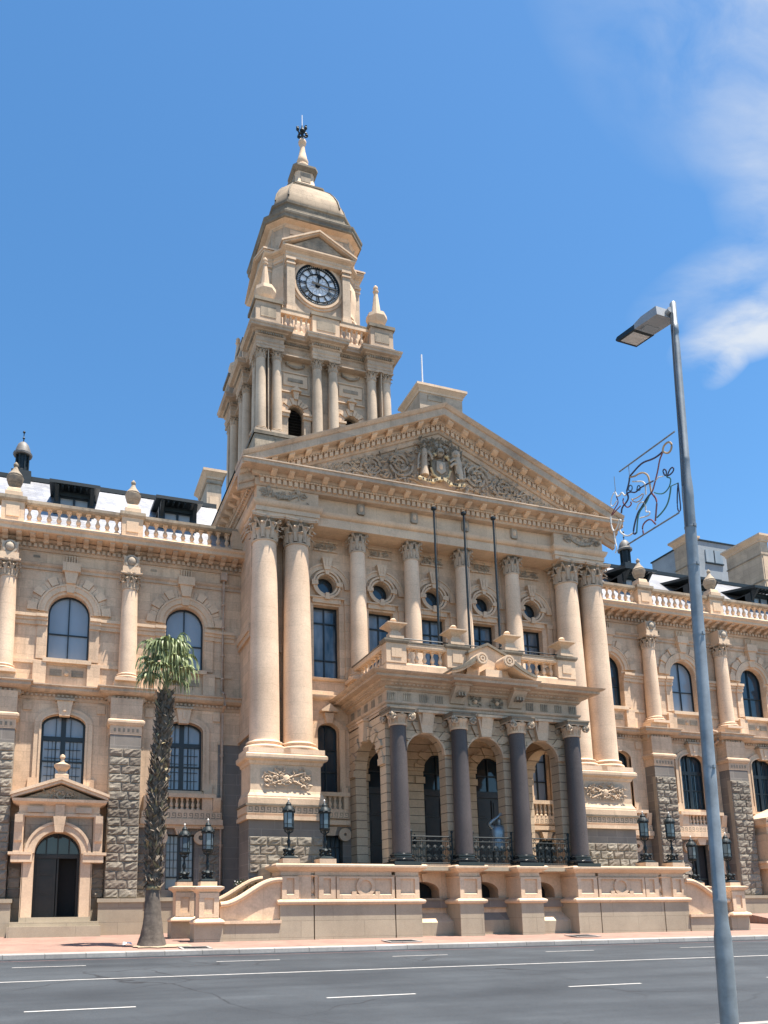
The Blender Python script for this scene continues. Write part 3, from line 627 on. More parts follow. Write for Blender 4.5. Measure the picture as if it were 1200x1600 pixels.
# ------------------------------------------------------------------ porch
PC_base = MB('blackstone'); r = .345
PC_base.box(-.50, .50, -.50, .50, 0, .13); PC_base.lathe(0, 0, [(.46, .13), (.485, .17), (.485, .22), (.44, .26), (.40, .28), (.40, .32), (.425, .345), (.425, .385), (.37, .42), (.345, .44)], 28)
PC_base = PC_base.mesh('base')
b = MB('moulding')                           # ionic capital with fluted neck
b.lathe(0, 0, [(.325, -.03), (.335, .0), (.335, .035), (.305, .05), (.315, .2), (.36, .27), (.39, .31), (.39, .36)], 24, 'moulding')
for i in range(16): a = 2*pi*i/16; b.tube([(.315*cos(a), .315*sin(a), .06), (.335*cos(a), .335*sin(a), .22)], .022, 4, 'moulding')
for i in range(4):
    a = i*pi/2; d = Vector((cos(a), sin(a), 0)); tq = Vector((-sin(a), cos(a), 0)); n = 26
    for sg in (-1, 1):                       # scrolls on each face
        c = d*.41+tq*sg*.36+Vector((0, 0, .27)); pts = [c+tq*sg*(.15*(1-.88*j/n)*cos(1.57-j/n*11.))+Vector((0, 0, .15*(1-.88*j/n)*sin(1.57-j/n*11.)))+d*.02 for j in range(n+1)]
        b.tube(pts, .032, 5, 'carving'); b.blob(tuple(c+d*.02), .05, 'carving'); b.tube([c-d*.06, c+d*.0], .135, 12, 'weathered')
    b.tube([d*.43+tq*u+Vector((0, 0, .41)) for u in (-.36, 0, .36)], .03, 5, 'carving')
for i in range(4): a = i*pi/2; b.blob((.38*cos(a), .38*sin(a), .38), .075, 'greycarving')
b.sqlathe(0, 0, [(.44, .40), (.47, .44), (.47, .50), (.50, .52), (.50, .57)], 'lichen_and_shade')
PC = ColKind(.325, .285, 2.33, .44, 7.31, .57, 'purplegranite', b.mesh('capital'), 'blackstone'); PC.base = PC_base
PB = MB('blackstone'); 
for x in (-3.66, -1.22, 1.22, 3.66): PC.put(x, -2.09)
b = MB('rusticated')                         # arcade: front with three arches, flanks with one each, lining
for i, xc in enumerate((-2.44, 0, 2.44)):
    xa = xc-1.22 if i else -4.0; xb = xc+1.22 if i < 2 else 4.0
    b.wall(xa, xb, 2.2, 7.95, -1.72, [(xc, .80, 2.2, 6.40, .80)], .5); b.wall(xa, xb, 2.2, 7.95, -1.22, [(xc, .80, 2.2, 6.40, .80)], .0)
    b.vous(xc, 6.40, .80, 1.12, -1.76, -1.70, 11, .022, .14); b.ring(xc, 6.40, .76, .84, -1.79, -1.60, 'moulding')
    b.prism([(xc-.20, 7.14), (xc+.20, 7.14), (xc+.30, 7.70), (xc+.36, 7.92), (xc-.36, 7.92), (xc-.30, 7.70)], -1.98, -1.7, 'moulding')
    b.prismx([(-1.98, 7.92), (-2.10, 7.86), (-2.04, 7.66), (-1.94, 7.30), (-1.86, 7.12), (-1.7, 7.12), (-1.7, 7.92)], xc-.21, xc+.21, 'moulding'); b.box(xc-.40, xc+.40, -2.14, -1.7, 7.86, 7.955, 'moulding')
for k, s in enumerate((-1, 1)):
    b.M = Matrix.Translation((s*4.0, 0, 0)) @ Matrix.Rotation(-s*pi/2 if s < 0 else pi/2, 4, 'Z')
    # local x runs along the flank; local -y points outwards
    L0, L1 = (-1.9, 1.72) if s < 0 else (-1.72, 1.9)
    b.M = Matrix(((0, -s*1.0, 0, s*4.0), (s*1.0, 0, 0, 0), (0, 0, 1, 0), (0, 0, 0, 1)))
    # world: x = s*4 - s*y', y = s*x'
    c = s*.05
    lo, hi = sorted((s*-1.72, s*1.9))
    b.wall(lo, hi, 2.2, 7.95, 0, [(c, 1.22, 2.2, 5.98, 1.22)], .45); b.wall(lo, hi, 2.2, 7.95, .45, [(c, 1.22, 2.2, 5.98, 1.22)], 0.)
    b.vous(c, 5.98, 1.22, 1.56, -.035, .02, 15, .022, .14)
    b.prism([(c-.18, 7.12), (c+.18, 7.12), (c+.27, 7.92), (c-.27, 7.92)], -.22, .02, 'moulding'); b.box(c-.32, c+.32, -.28, .02, 7.88, 7.96, 'moulding')
    b.M = None
# back wall of the porch with three doorways, ceiling
for i, xc in enumerate((-2.44, 0, 2.44)):
    xa = xc-1.22 if i else -4.0; xb = xc+1.22 if i < 2 else 4.0
    b.wall(xa, xb, 2.2, 7.95, 1.86, [(xc, .78, 2.2, 6.45, .78)], .5); b.vous(xc, 6.45, .78, 1.1, 1.82, 1.88, 11, .022, .12)
    for s in (-1, 1): b.box(*sorted((xc+s*.74, xc+s*1.16)), 1.78, 1.9, 5.95, 6.22)
b.box(-4.0, 4.0, -1.72, 1.9, 7.86, 7.96, 'moulding')
obj('arcade', b, HALL)
for xc in (-2.44, 0, 2.44):                  # dark double doors with fanlights
    b = MB('doorwood'); b.box(xc-.79, xc+.79, 2.22, 2.30, 2.34, 5.55); 
    for s in (-1, 1):
        for z0, z1 in ((2.5, 3.3), (3.42, 4.5), (4.62, 5.4)): b.box(*sorted((xc+s*.1, xc+s*.66)), 2.17, 2.24, z0, z1); b.box(*sorted((xc+s*.18, xc+s*.58)), 2.14, 2.2, z0+.09, z1-.09)
    b.box(xc-.8, xc+.8, 2.14, 2.3, 5.5, 5.72); d = obj('door', b, HALL); b.box
    window(xc, .78, 5.72, 6.45, .78, 2.2, 'glass', (0,), (6.44,), .06, name='fanlight')
for s in (-1, 1):                            # small dark lanterns on the porch back wall
    b = MB('iron'); x = s*1.3-.05; b.blob((x, 1.68, 3.55), (.10, .09, .14)); b.lathe(x, 1.68, [(.02, 3.66), (.06, 3.7), (.02, 3.76), (.02, 3.86)], 8); b.box(x-.02, x+.02, 1.68, 1.86, 3.5, 3.54); obj('wall_lamp', b, HALL)
# porch entablature
PP = [(-4.03, 1.9), (-4.03, -2.02), (4.03, -2.02), (4.03, 1.9)]
b = MB('cornice')
b.sweep(PP, [(-.4, 7.90), (0, 7.90), (0, 7.99), (.03, 8.0), (.03, 8.10), (.07, 8.12), (.11, 8.18), (.11, 8.21), (0, 8.22), (0, 8.62), (.05, 8.64), (.10, 8.68), (-.3, 8.70)])
b.sweep(PP, [(-.3, 8.68), (.10, 8.69), (.10, 8.77), (.22, 8.79), (.30, 8.87), (.34, 8.88), (.36, 8.95), (.62, 8.96), (.64, 8.98), (.64, 9.05), (.74, 9.08), (.80, 9.13), (.82, 9.15), (-.3, 9.24)])
b.along(PP, .16, .26, 8.79, 8.86, .10, .17)
b.box(-3.9, 3.9, -1.95, 1.9, 7.95, 8.3); b.box(-3.8, 3.8, -1.9, 1.9, 8.9, 9.22, 'lichen_and_shade')
x = -3.86
while x < 3.9:                               # fluted blocks in the frieze
    if abs(abs(x)-1.22) > .5 and abs(x) > 1.0:
        for j in range(4): b.box(x-.15+j*.085, x-.15+j*.085+.05, -2.045, -2.0, 8.27, 8.56, 'weathered')
    x += .64
for y in (-1.6, -.9, -.2, .5, 1.2):
    for s in (-1, 1):
        for j in range(4): b.box(*sorted((s*4.055, s*4.0)), y+j*.085, y+j*.085+.05, 8.27, 8.56, 'weathered')
for s in (-1, 1):
    b.box(s*.46-.28, s*.46+.28, -2.04, -2.0, 8.25, 8.60, 'weathered'); foliage_relief(b, s*.46-.24, s*.46+.24, lambda x: (8.28, 8.58), -2.03, 'lichen_and_shade', 22, .11, 40+s); b.blob((s*.46, -2.07, 8.43), .085, 'moulding')
    xa, xb = s*1.22-.34, s*1.22+.34           # big console brackets
    b.prismx([(-2.0, 8.28), (-2.10, 8.30), (-2.18, 8.45), (-2.44, 8.70), (-2.54, 8.82), (-2.60, 8.95), (-2.0, 8.95)], xa+.05, xb-.05); b.box(xa-.02, xb+.02, -2.63, -2.0, 8.86, 8.955)
    for u in (-.12, .0, .12): b.box(s*1.22+u-.03, s*1.22+u+.03, -2.50, -2.2, 8.5, 8.64, 'weathered')
b.sweep([(-1.62, -2.1), (-1.62, -2.75), (1.62, -2.75), (1.62, -2.1)], [(-.3, 8.955), (.12, 8.96), (.14, 9.05), (.20, 9.08), (.24, 9.16), (-.3, 9.2)])
obj('entablature', b, HALL)
# balcony balustrade with urns
b = MB('moulding')
BP = [(-3.98, 1.8), (-3.98, -2.05), (3.98, -2.05), (3.98, 1.8)]
b.sweep(BP, [(-.34, 9.15), (.06, 9.15), (.06, 9.62), (.02, 9.68), (-.34, 9.70)]); b.sweep(BP, [(-.32, 10.26), (.02, 10.27), (.05, 10.33), (.05, 10.44), (-.3, 10.50), (-.32, 10.26)], 'moulding')
b.sweep(BP, [(-.33, 10.44), (.07, 10.45), (.07, 10.50), (-.33, 10.51)], 'lichen_and_shade')
for x, w in ((-3.64, .40), (-1.16, .42), (1.16, .42), (3.64, .40)):
    b.box(x-w, x+w, -2.13, -1.68, 9.66, 10.40); b.sweep([(x-w, -1.7), (x-w, -2.12), (x+w, -2.12), (x+w, -1.7)], [(-.2, 10.38), (.05, 10.40), (.09, 10.47), (.09, 10.54), (-.2, 10.58)], 'lichen_and_shade'); b.box(x-.2, x+.2, -2.16, -2.1, 9.86, 10.2, 'moulding')
for s in (-1, 1): b.box(*sorted((s*3.62, s*4.06)), 1.35, 1.85, 9.6, 10.5)
bal = obj('balustrade', b, HALL)
BM = baluster_mesh(.60, .085)
def bal_row(par, mesh, x0, x1, y0, y1, z, n):
    for i in range(n): t = (i+.5)/n; obj('baluster', mesh, par, (x0+(x1-x0)*t, y0+(y1-y0)*t, z))
bal_row(bal, BM, -3.22, -1.60, -1.9, -1.9, 9.68, 5); bal_row(bal, BM, 1.60, 3.22, -1.9, -1.9, 9.68, 5)
for s in (-1, 1): bal_row(bal, BM, s*3.82, s*3.82, -1.6, 1.3, 9.68, 8)
def urn_mesh(h, w):
    u = MB('moulding'); u.sqlathe(0, 0, [(w*.8, 0), (w*.8, h*.14), (w*.6, h*.16), (w*.55, h*.30), (w*.42, h*.34), (w*.40, h*.40), (w*.7, h*.52), (w*.95, h*.60), (w*1.08, h*.63), (w*1.08, h*.68), (w*.75, h*.72), (w*.35, h*.80)], 'moulding')
    u.lathe(0, 0, [(w*.2, h*.8), (w*.34, h*.85), (w*.36, h*.9), (w*.2, h*.97), (w*.02, h)], 12); return u.mesh('urn')
UM = urn_mesh(.86, .36)
for x in (-3.64, -1.16, 1.16, 3.64): obj('urn', UM, HALL, (x, -1.92, 10.56))
b = MB('moulding')                           # broken scroll pediment with tablet
for s in (-1, 1):
    ctr = []
    for i in range(11): t = i/10; ctr.append((s*(1.78-1.2*t), 9.24+.60*(t**1.6)*(1.12-.12*t)))
    top = [(x, z+.10+.10*i/10) for i, (x, z) in enumerate(ctr)]; poly = ctr+top[::-1]
    b.prism(poly if s < 0 else poly[::-1], -2.80, -2.1, 'moulding', True); b.prism([(x, z+.08) for x, z in ctr]+[(x, z+.07) for x, z in top[::-1]], -2.86, -2.1, 'lichen_and_shade')
    b.M = Matrix.Translation((s*.56, 0, 9.86)); pr = [(.235*cos(2*pi*k/22), .235*sin(2*pi*k/22)) for k in range(22)]
    b.prism(pr, -2.90, -2.1, 'moulding', True); b.ring(0, 0, .15, .205, -2.93, -2.8, 'moulding', 0, 2*pi, 20); b.ring(0, 0, .05, .10, -2.94, -2.8, 'moulding', 0, 2*pi, 12); b.M = None
b.box(-.34, .34, -2.72, -2.1, 9.15, 9.52); b.prism([(-.95, 9.2), (.95, 9.2), (.75, 10.15), (.75, 10.3), (0, 10.62), (-.75, 10.3), (-.75, 10.15)], -2.30, -2.02)
b.prism([(-.84, 10.20), (-.84, 10.29), (0, 10.68), (.84, 10.29), (.84, 10.20), (0, 10.58)], -2.40, -2.0, 'lichen_and_shade')
obj('scroll_pediment', b, HALL)
# terrace railings between the porch columns
def railing(x0, x1):
    b = MB('iron'); y = -1.98
    for x in (x0, x1): b.tube([(x, y, 2.33), (x, y, 3.5)], .03, 6); b.blob((x, y, 3.55), (.05, .05, .07))
    for z, r in ((2.45, .022), (3.22, .02), (3.38, .028)): b.tube([(x0, y, z), (x1, y, z)], r, 6)
    n = int((x1-x0)/.085)
    for i in range(1, n): x = x0+(x1-x0)*i/n; b.tube([(x, y, 2.45), (x, y, 3.22)], .010, 4)
    k = int((x1-x0)/.24)
    for i in range(k):
        x = x0+(x1-x0)*(i+.5)/k
        for z, d in ((2.66, 1), (2.98, -1)): scroll(b, x, z, .11, 1.8, 0, y-.015, .014, None, d, 16); scroll(b, x, z, .11, 1.8, pi, y-.015, .014, None, d, 16)
        b.tube([(x+.05*cos(2*pi*j/8), y, 3.30+.05*sin(2*pi*j/8)) for j in range(8)], .01, 4, closed=True)
    obj('railing', b, HALL)
for xc in (-2.44, 0, 2.44): railing(xc-.80, xc+.80)
# ------------------------------------------------------------------ wings
WY = 3.75
WC = ColKind(.35, .295, 9.68, .36, 13.52, .66)
WB = baluster_mesh(.68, .10)
BAYS = (10.41, 14.95, 19.5, 24.06, 28.6); PIERS = (12.68, 17.24, 21.8, 26.35)
DOORBAYS = {(-1, 14.95), (1, 19.5)}
for s in (-1, 1):
    x_end = 30.9
    w = MB(); tr = MB('moulding')
    for xc0 in BAYS:
        xc = s*xc0; xa = xc-2.28; xb = xc+2.28
        if xc0 == BAYS[0]: (xa, xb) = sorted((s*8.0, s*12.68))
        door = (s, xc0) in DOORBAYS
        op = (xc, .77, .72, 2.95, .77) if door else (xc, .56, 1.72, 3.85, 0)
        w.wall(xa, xb, -.3, 4.2, WY, [op], .4, 'granite'); w.wall(xa, xb, 4.2, 9.2, WY, [(xc, .80, 5.58, 7.95, .40)], .38)
        w.wall(xa, xb, 9.2, 16.0, WY, [(xc, .78, 10.5, 12.42, .78)], .38)
        # lower window surround
        for d in (-1, 1):
            tr.box(*sorted((xc+d*.80, xc+d*1.06)), WY-.09, WY+.02, 5.58, 7.95); tr.box(*sorted((xc+d*.80, xc+d*.88)), WY-.13, WY+.02, 5.58, 7.95)
            tr.box(*sorted((xc+d*.86, xc+d*1.2)), WY-.12, WY+.02, 5.45, 5.85)
        tr.ring(xc, 7.95, .80, 1.06, WY-.09, WY+.02, None, k0=.5, k1=.62); tr.ring(xc, 7.95, .80, .88, WY-.13, WY+.02, None, k0=.5, k1=.535)
        tr.prism([(xc-.19, 8.25), (xc+.19, 8.25), (xc+.30, 8.86), (xc-.30, 8.86)], WY-.26, WY+.02); tr.box(xc-.36, xc+.36, WY-.32, WY+.02, 8.84, 8.93, 'weathered'); tr.box(xc-.05, xc+.05, WY-.30, WY-.2, 8.42, 8.78)
        for d in (-1, 1): tr.box(xc+d*1.55-.03, xc+d*1.55+.03, WY-.02, WY+.02, 7.2, 8.8); tr.box(xc+d*1.35-.15, xc+d*1.35+.15, WY-.06, WY+.02, 8.45, 8.8, 'moulding')
        # upper window: archivolt, voussoirs, keystone, imposts, dado
        tr.ring(xc, 12.42, .80, .92, WY-.05, WY+.02); tr.ring(xc, 12.42, .92, 1.16, WY-.11, WY+.02); tr.ring(xc, 12.42, 1.12, 1.19, WY-.14, WY+.02)
        tr.vous(xc, 12.42, 1.2, 1.49, WY-.085, WY+.02, 26, .012, 0, 'sandstone'); tr.vous(xc, 12.42, 1.22, 1.48, WY-.085, WY+.02, 13, .02, .09, 'moulding', even=True)
        for a in (pi/2-.16, ): tr.ring(xc, 12.42, .84, 1.2, WY-.16, WY+.02, None, a, a+.32, 4)
        tr.prism([(xc-.17, 13.62), (xc+.17, 13.62), (xc+.27, 14.12), (xc-.27, 14.12)], WY-.24, WY+.02); tr.box(xc-.34, xc+.34, WY-.30, WY+.02, 14.10, 14.46)
        for j in range(5): tr.box(xc-.22+j*.1, xc-.22+j*.1+.05, WY-.1, WY+.02, 14.52, 14.82, 'moulding')
        for d in (-1, 1):
            for z0, z1, o in ((11.84, 12.02, .07), (12.02, 12.14, .12), (12.14, 12.26, .19)): tr.box(*sorted((xc+d*.79, xc+d*1.2)), WY-o-.06, WY+.02, z0, z1); tr.box(*sorted((xc+d*1.2, xc+d*2.05)), WY-o, WY+.02, z0, z1)
            tr.box(*sorted((xc+d*.80, xc+d*1.16)), WY-.07, WY+.02, 10.5, 11.84, 'sandstone'); tr.box(*sorted((xc+d*.76, xc+d*1.24)), WY-.16, WY+.02, 9.45, 10.38, 'sandstone')
        tr.box(xc-1.95, xc+1.95, WY-.06, WY+.02, 10.30, 10.44); tr.box(xc-.90, xc+.90, WY-.2, WY+.05, 10.36, 10.52); tr.box(xc-.62, xc-.18, WY-.03, WY+.02, 9.86, 10.12, 'weathered'); tr.box(xc+.18, xc+.62, WY-.03, WY+.02, 9.86, 10.12, 'weathered'); tr.blob((xc, WY-.03, 9.98), (.1, .07, .1), 'moulding')
        # small vent, downpipe side details
        tr.box(xc-1.45, xc-1.2, WY-.012, WY, 14.62, 14.72, 'weathered')
        # ground floor pieces
        if not door:
            tr.box(xc-1.3, xc+1.3, WY-.42, WY+.02, 5.26, 5.42); tr.box(xc-1.2, xc+1.2, WY-.30, WY+.02, 4.70, 4.80)
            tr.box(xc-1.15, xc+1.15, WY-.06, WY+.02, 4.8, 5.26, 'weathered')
            for d in (-1, 1): tr.box(xc+d*.98-.2, xc+d*.98+.2, WY-.32, WY, 4.8, 5.26); tr.prismx([(WY, 4.5), (WY-.32, 4.75), (WY-.42, 5.28), (WY, 5.28)], *sorted((xc+d*1.2, xc+d*1.5)))
            for k in range(7): baluster_into(tr, xc-.63+k*.21, WY-.22, 4.8, .46, .075)
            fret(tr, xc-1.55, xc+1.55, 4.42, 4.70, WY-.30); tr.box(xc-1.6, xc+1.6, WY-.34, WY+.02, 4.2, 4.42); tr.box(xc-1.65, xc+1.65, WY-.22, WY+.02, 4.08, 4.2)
            tr.prism([(xc-.17, 3.83), (xc+.17, 3.83), (xc+.28, 4.12), (xc-.28, 4.12)], WY-.2, WY+.02)
            for d in (-1, 1):
                tr.ring(xc+d*.78, 3.72, .10, .27, WY-.14, WY+.02, None, 0, 2*pi, 14)
                w.rock(*sorted((xc+d*.72, xc+d*1.68)), 1.4, 3.05, WY); w.rock(*sorted((xc+d*1.1, xc+d*1.68)), 3.05, 3.75, WY)
        else:
            for d in (-1, 1): w.rock(*sorted((xc+d*1.22, xc+d*1.68)), 1.4, 2.5, WY-.32); w.box(*sorted((xc+d*1.2, xc+d*1.68)), WY-.3, WY, -.2, 1.4, 'plinthstone'); w.box(*sorted((xc+d*1.2, xc+d*1.68)), WY-.28, WY, 1.4, 4.2, 'granite')
        if not door: w.box(xc-1.68, xc+1.68, WY-.25, WY+.02, -.3, 1.28, 'plinthstone'); w.box(xc-1.68, xc+1.68, WY-.33, WY+.02, 1.28, 1.42, 'plinthstone')
        window(xc, .78, 10.5, 12.42, .78, WY+.22, 'blind' if not (s > 0 and xc0 in (10.41, 19.5)) else 'glass', (0,), (11.62,), .06, bars=.022)
        wf = [(4, 5, xc-.66, xc-.11, 5.66, 7.36), (4, 5, xc+.11, xc+.66, 5.66, 7.36)]
        window(xc, .80, 5.58, 7.95, .40, WY+.20, 'blind' if s < 0 else 'glass', ((0, .09), (-.27, .012), (.27, .012)), ((6.55, .03), (7.43, .09)), .08, fine=wf if s < 0 else None)
        if not door: window(xc, .56, 1.72, 3.85, 0, WY+.22, 'blind' if s < 0 else 'interior', ((0, .08),), ((2.2, .03),), .05, fine=[(3, 5, xc-.5, xc-.08, 2.25, 3.8), (3, 5, xc+.08, xc+.5, 2.25, 3.8)] if s < 0 else None)
    xs = sorted((s*8.0, s*x_end))
    # frieze, cornice, string course with ressauts over the piers
    tr2 = MB('cornice')
    def broke(y, d, half):
        pts = [(xs[0], y)]
        for p in sorted(s*q for q in PIERS): pts += [(p-half, y), (p-half, y-d), (p+half, y-d), (p+half, y)]
        return pts+[(xs[1], y)]
    tr2.sweep(broke(WY, .42, .62), [(-.1, 8.86), (.03, 8.88), (.08, 8.98), (.08, 9.10), (.30, 9.14), (.42, 9.22), (.42, 9.32), (.50, 9.36), (.50, 9.40), (-.1, 9.52)])
    tr2.along(broke(WY, .42, .62), .08, .17, 9.0, 9.09, .09, .16)
    tr2.sweep([(xs[0], WY), (xs[1], WY)], [(-.05, 14.10), (.06, 14.12), (.06, 14.22), (.13, 14.28), (.16, 14.36), (.04, 14.40), (-.05, 14.40)])
    CP = [(xs[0], WY), (xs[1], WY)]
    tr2.sweep(CP, [(-.2, 14.86), (.06, 14.88), (.12, 14.96), (.12, 15.18), (.24, 15.24), (.28, 15.30), (-.2, 15.32)]); tr2.along(CP, .12, .22, 14.98, 15.13, .12, .2)
    tr2.brackets(CP, [(.2, 15.34), (.70, 15.34), (.70, 15.28), (.6, 15.23), (.42, 15.20), (.34, 15.12), (.2, 15.12)], .2, .5)
    tr2.sweep(CP, [(-.2, 15.33), (.76, 15.34), (.80, 15.36), (.80, 15.48), (.88, 15.55), (.90, 15.62), (-.2, 15.70)], 'moulding')
    obj('wall', w, HALL); obj('window_surround', tr, HALL); obj('cornice', tr2, HALL)
    # parapet balustrade
    b = MB('moulding')
    b.sweep([(xs[0], WY-.32), (xs[1], WY-.32)], [(-.36, 15.5), (.06, 15.5), (.06, 15.86), (.02, 15.94), (-.36, 15.96), (-.36, 15.5)])
    b.sweep([(xs[0], WY-.32), (xs[1], WY-.32)], [(-.34, 16.62), (.02, 16.63), (.07, 16.70), (.07, 16.82), (-.34, 16.88), (-.34, 16.62)], 'weathered')
    for q in PIERS:
        x = s*q; b.box(x-.42, x+.42, WY-.44, WY+.08, 15.5, 16.7); b.sweep([(x-.42, WY+.05), (x-.42, WY-.44), (x+.42, WY-.44), (x+.42, WY+.05)], [(-.2, 16.62), (.04, 16.66), (.09, 16.74), (.09, 16.87), (-.2, 16.93)], 'weathered'); b.box(x-.24, x+.24, WY-.47, WY, 16.02, 16.48, 'moulding')
    b.box(*sorted((s*8.0, s*8.55)), WY-.42, WY+.05, 15.9, 16.7)
    pb = obj('balustrade', b, HALL)
    edges = [8.55]+[q+d for q in PIERS for d in (-.42, .42)]
    for i, (e0, e1) in enumerate(zip(edges[0::2], edges[1::2])):
        if i < (3 if s < 0 else 4): bal_row(pb, WB, s*e0, s*e1, WY-.17, WY-.17, 15.95, 10)
    fu = MB('moulding'); fu.sqlathe(0, 0, [(.32, 0), (.32, .16), (.26, .2), (.24, .34), (.2, .38)], 'moulding')
    fu.lathe(0, 0, [(.12, .36), (.14, .44), (.26, .58), (.31, .74), (.33, .86), (.28, .90), (.30, .95), (.22, 1.06), (.12, 1.20), (.07, 1.34), (.10, 1.40), (.09, 1.47), (.02, 1.56)], 14, 'weathered'); fum = fu.mesh('urn')
    for q in PIERS: obj('urn', fum, HALL, (s*q, WY-.16, 16.9))
    # piers and engaged columns
    for q in PIERS:
        x = s*q; b = MB('sandstone'); y = 3.1
        b.box(x-.80, x+.80, y-.24, WY+.05, -.3, 1.24, 'plinthstone'); b.box(x-.84, x+.84, y-.30, WY+.05, 1.24, 1.38, 'plinthstone')
        b.box(x-.58, x+.58, y, WY+.05, 1.38, 7.56, 'granite'); b.rock(x-.60, x+.60, 1.40, 7.02, y)
        b.box(x-.60, x+.60, y-.02, WY+.05, 7.56, 7.92); 
        for k in range(6): b.box(x-.46+k*.17, x-.46+k*.17+.08, y-.035, y, 7.66, 7.80, 'weathered')
        b.sweep([(x-.60, WY), (x-.60, y-.02), (x+.60, y-.02), (x+.60, WY)], [(-.1, 7.90), (.04, 7.92), (.10, 8.02), (.10, 8.10), (.02, 8.16), (-.1, 8.18)], 'moulding')
        b.box(x-.60, x+.60, y+.02, WY+.05, 8.16, 9.0); b.box(x-.52, x+.52, y+.04, WY+.05, 9.35, 9.68, 'sandstone')
        obj('pier', b, HALL); WC.put(x, 3.44)
        b = MB('moulding'); b.box(x-.34, x+.34, 3.06, WY+.05, 14.18, 14.42); b.box(x-.30, x+.30, 3.12, WY+.05, 14.42, 14.88)
        b.blob((x, 3.10, 14.66), (.17, .12, .2), 'greycarving'); b.ring(x, 14.66, .2, .27, 3.08, 3.2, 'greycarving', 0, 2*pi, 14); obj('carved_head', b, HALL)
    g = MB('granite'); g.box(*sorted((s*8.98, s*8.05)), WY-.05, WY+.02, 1.4, 7.5); g.box(*sorted((s*9.0, s*8.05)), WY-.08, WY+.02, 7.5, 7.62, 'moulding'); obj('wall', g, HALL)
    # downpipes
    for x in ((s*8.85,) if s < 0 else (s*8.85, s*16.2)):
        b = MB('pipe'); b.tube([(x, WY-.14, 14.55), (x, WY-.14, 9.7), (x, WY-.62, 9.45), (x, WY-.62, 9.0), (x, WY-.16, 8.8), (x, WY-.16, .3)], .065, 8); b.box(x-.13, x+.13, WY-.28, WY, 14.5, 14.85)
        for z in (13.4, 12.4, 11.2, 10.2, 7., 5.2, 3.4, 1.8): b.lathe(x, WY-.15, [(.085, z), (.085, z+.07)], 8)
        obj('downpipe', b, HALL)
    # roof, ridge, dormers, turret
    b = MB('slate'); RY, RZ = 9.8, 21.15
    b.add([(xs[0], 4.2, 15.75), (xs[1], 4.2, 15.75), (xs[1], RY, RZ), (xs[0], RY, RZ), (xs[0], 15.4, 15.75), (xs[1], 15.4, 15.75)], [(0, 1, 2, 3), (3, 2, 5, 4)])
    b.box(xs[0], xs[1], RY-.14, RY+.14, RZ-.08, RZ+.14, 'lead'); b.box(xs[0], xs[1], WY, 4.3, 15.4, 15.7, 'lead')
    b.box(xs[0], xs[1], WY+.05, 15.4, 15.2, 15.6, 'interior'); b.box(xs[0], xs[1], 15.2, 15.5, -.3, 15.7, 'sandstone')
    xe0, xe1 = sorted((s*x_end, s*(x_end-.3))); b.box(xe0, xe1, WY, 15.4, -.3, 15.7, 'sandstone'); b.add([(s*x_end, 4.2, 15.7), (s*x_end, RY, RZ), (s*x_end, 15.4, 15.7)], [(0, 1, 2)], 'sandstone')
    obj('roof', b, HALL)
    for xc0 in BAYS[:4]:
        x = s*xc0; b = MB('lead'); y0 = 6.45
        b.box(x-.86, x-.62, y0, 9.5, 17.6, 19.05); b.box(x+.62, x+.86, y0, 9.5, 17.6, 19.05); b.box(x-.86, x+.86, y0+.4, 9.3, 17.6, 19.0); b.box(x-.64, x+.64, y0+.03, y0+.5, 18.86, 19.06); b.box(x-.64, x+.64, y0+.02, y0+.5, 17.6, 17.95)
        b.add([(x-1.06, 5.9, 19.12), (x+1.06, 5.9, 19.12), (x+1.0, 9.6, 19.95), (x-1.0, 9.6, 19.95), (x-1.06, 5.9, 19.27), (x+1.06, 5.9, 19.27), (x+1.0, 9.6, 20.1), (x-1.0, 9.6, 20.1)], [(0, 1, 2, 3), (7, 6, 5, 4), (0, 4, 5, 1), (1, 5, 6, 2), (0, 3, 7, 4)])
        for d in (-1, 1): b.prismx([(y0+.02, 18.5), (y0-.1, 18.7), (y0-.5, 19.1), (y0, 19.12)], *sorted((x+d*.66, x+d*.82)))
        for k in range(-3, 4): b.box(x+k*.25-.03, x+k*.25+.03, 5.98, y0, 19.04, 19.13)
        d = obj('dormer', b, HALL); window(x, .63, 17.95, 18.87, 0, y0+.12, 'paleglass', ((0, .05),), (), .06, parent=d)
    x = s*17.35; b = MB('lead'); y = RY
    T_ = lambda p: [(r*.72, 21.3+(z-21.3)*.84) for r, z in p]; b.box(x-.44, x+.44, y-.44, y+.44, 20.7, 21.40); b.lathe(x, y, T_([(.42, 21.4), (.42, 21.6), (.34, 21.65), (.34, 22.5), (.44, 22.55)]), 8, None, False, pi/8)
    for k in range(8): a = pi/8+k*pi/4; b.tube([(x+.29*cos(a), y+.29*sin(a), 21.45), (x+.29*cos(a), y+.29*sin(a), 22.38)], .04, 4)
    b.lathe(x, y, T_([(.60, 22.55), (.62, 22.66), (.5, 22.74), (.46, 22.95), (.36, 23.2), (.2, 23.36), (.06, 23.42)]), 12, 'turretroof'); b.lathe(x, y, T_([(.05, 23.4), (.03, 23.6), (.09, 23.66), (.03, 23.74), (.03, 23.95), (.10, 24.05), (.02, 24.15)]), 8)
    obj('roof_turret', b, HALL)
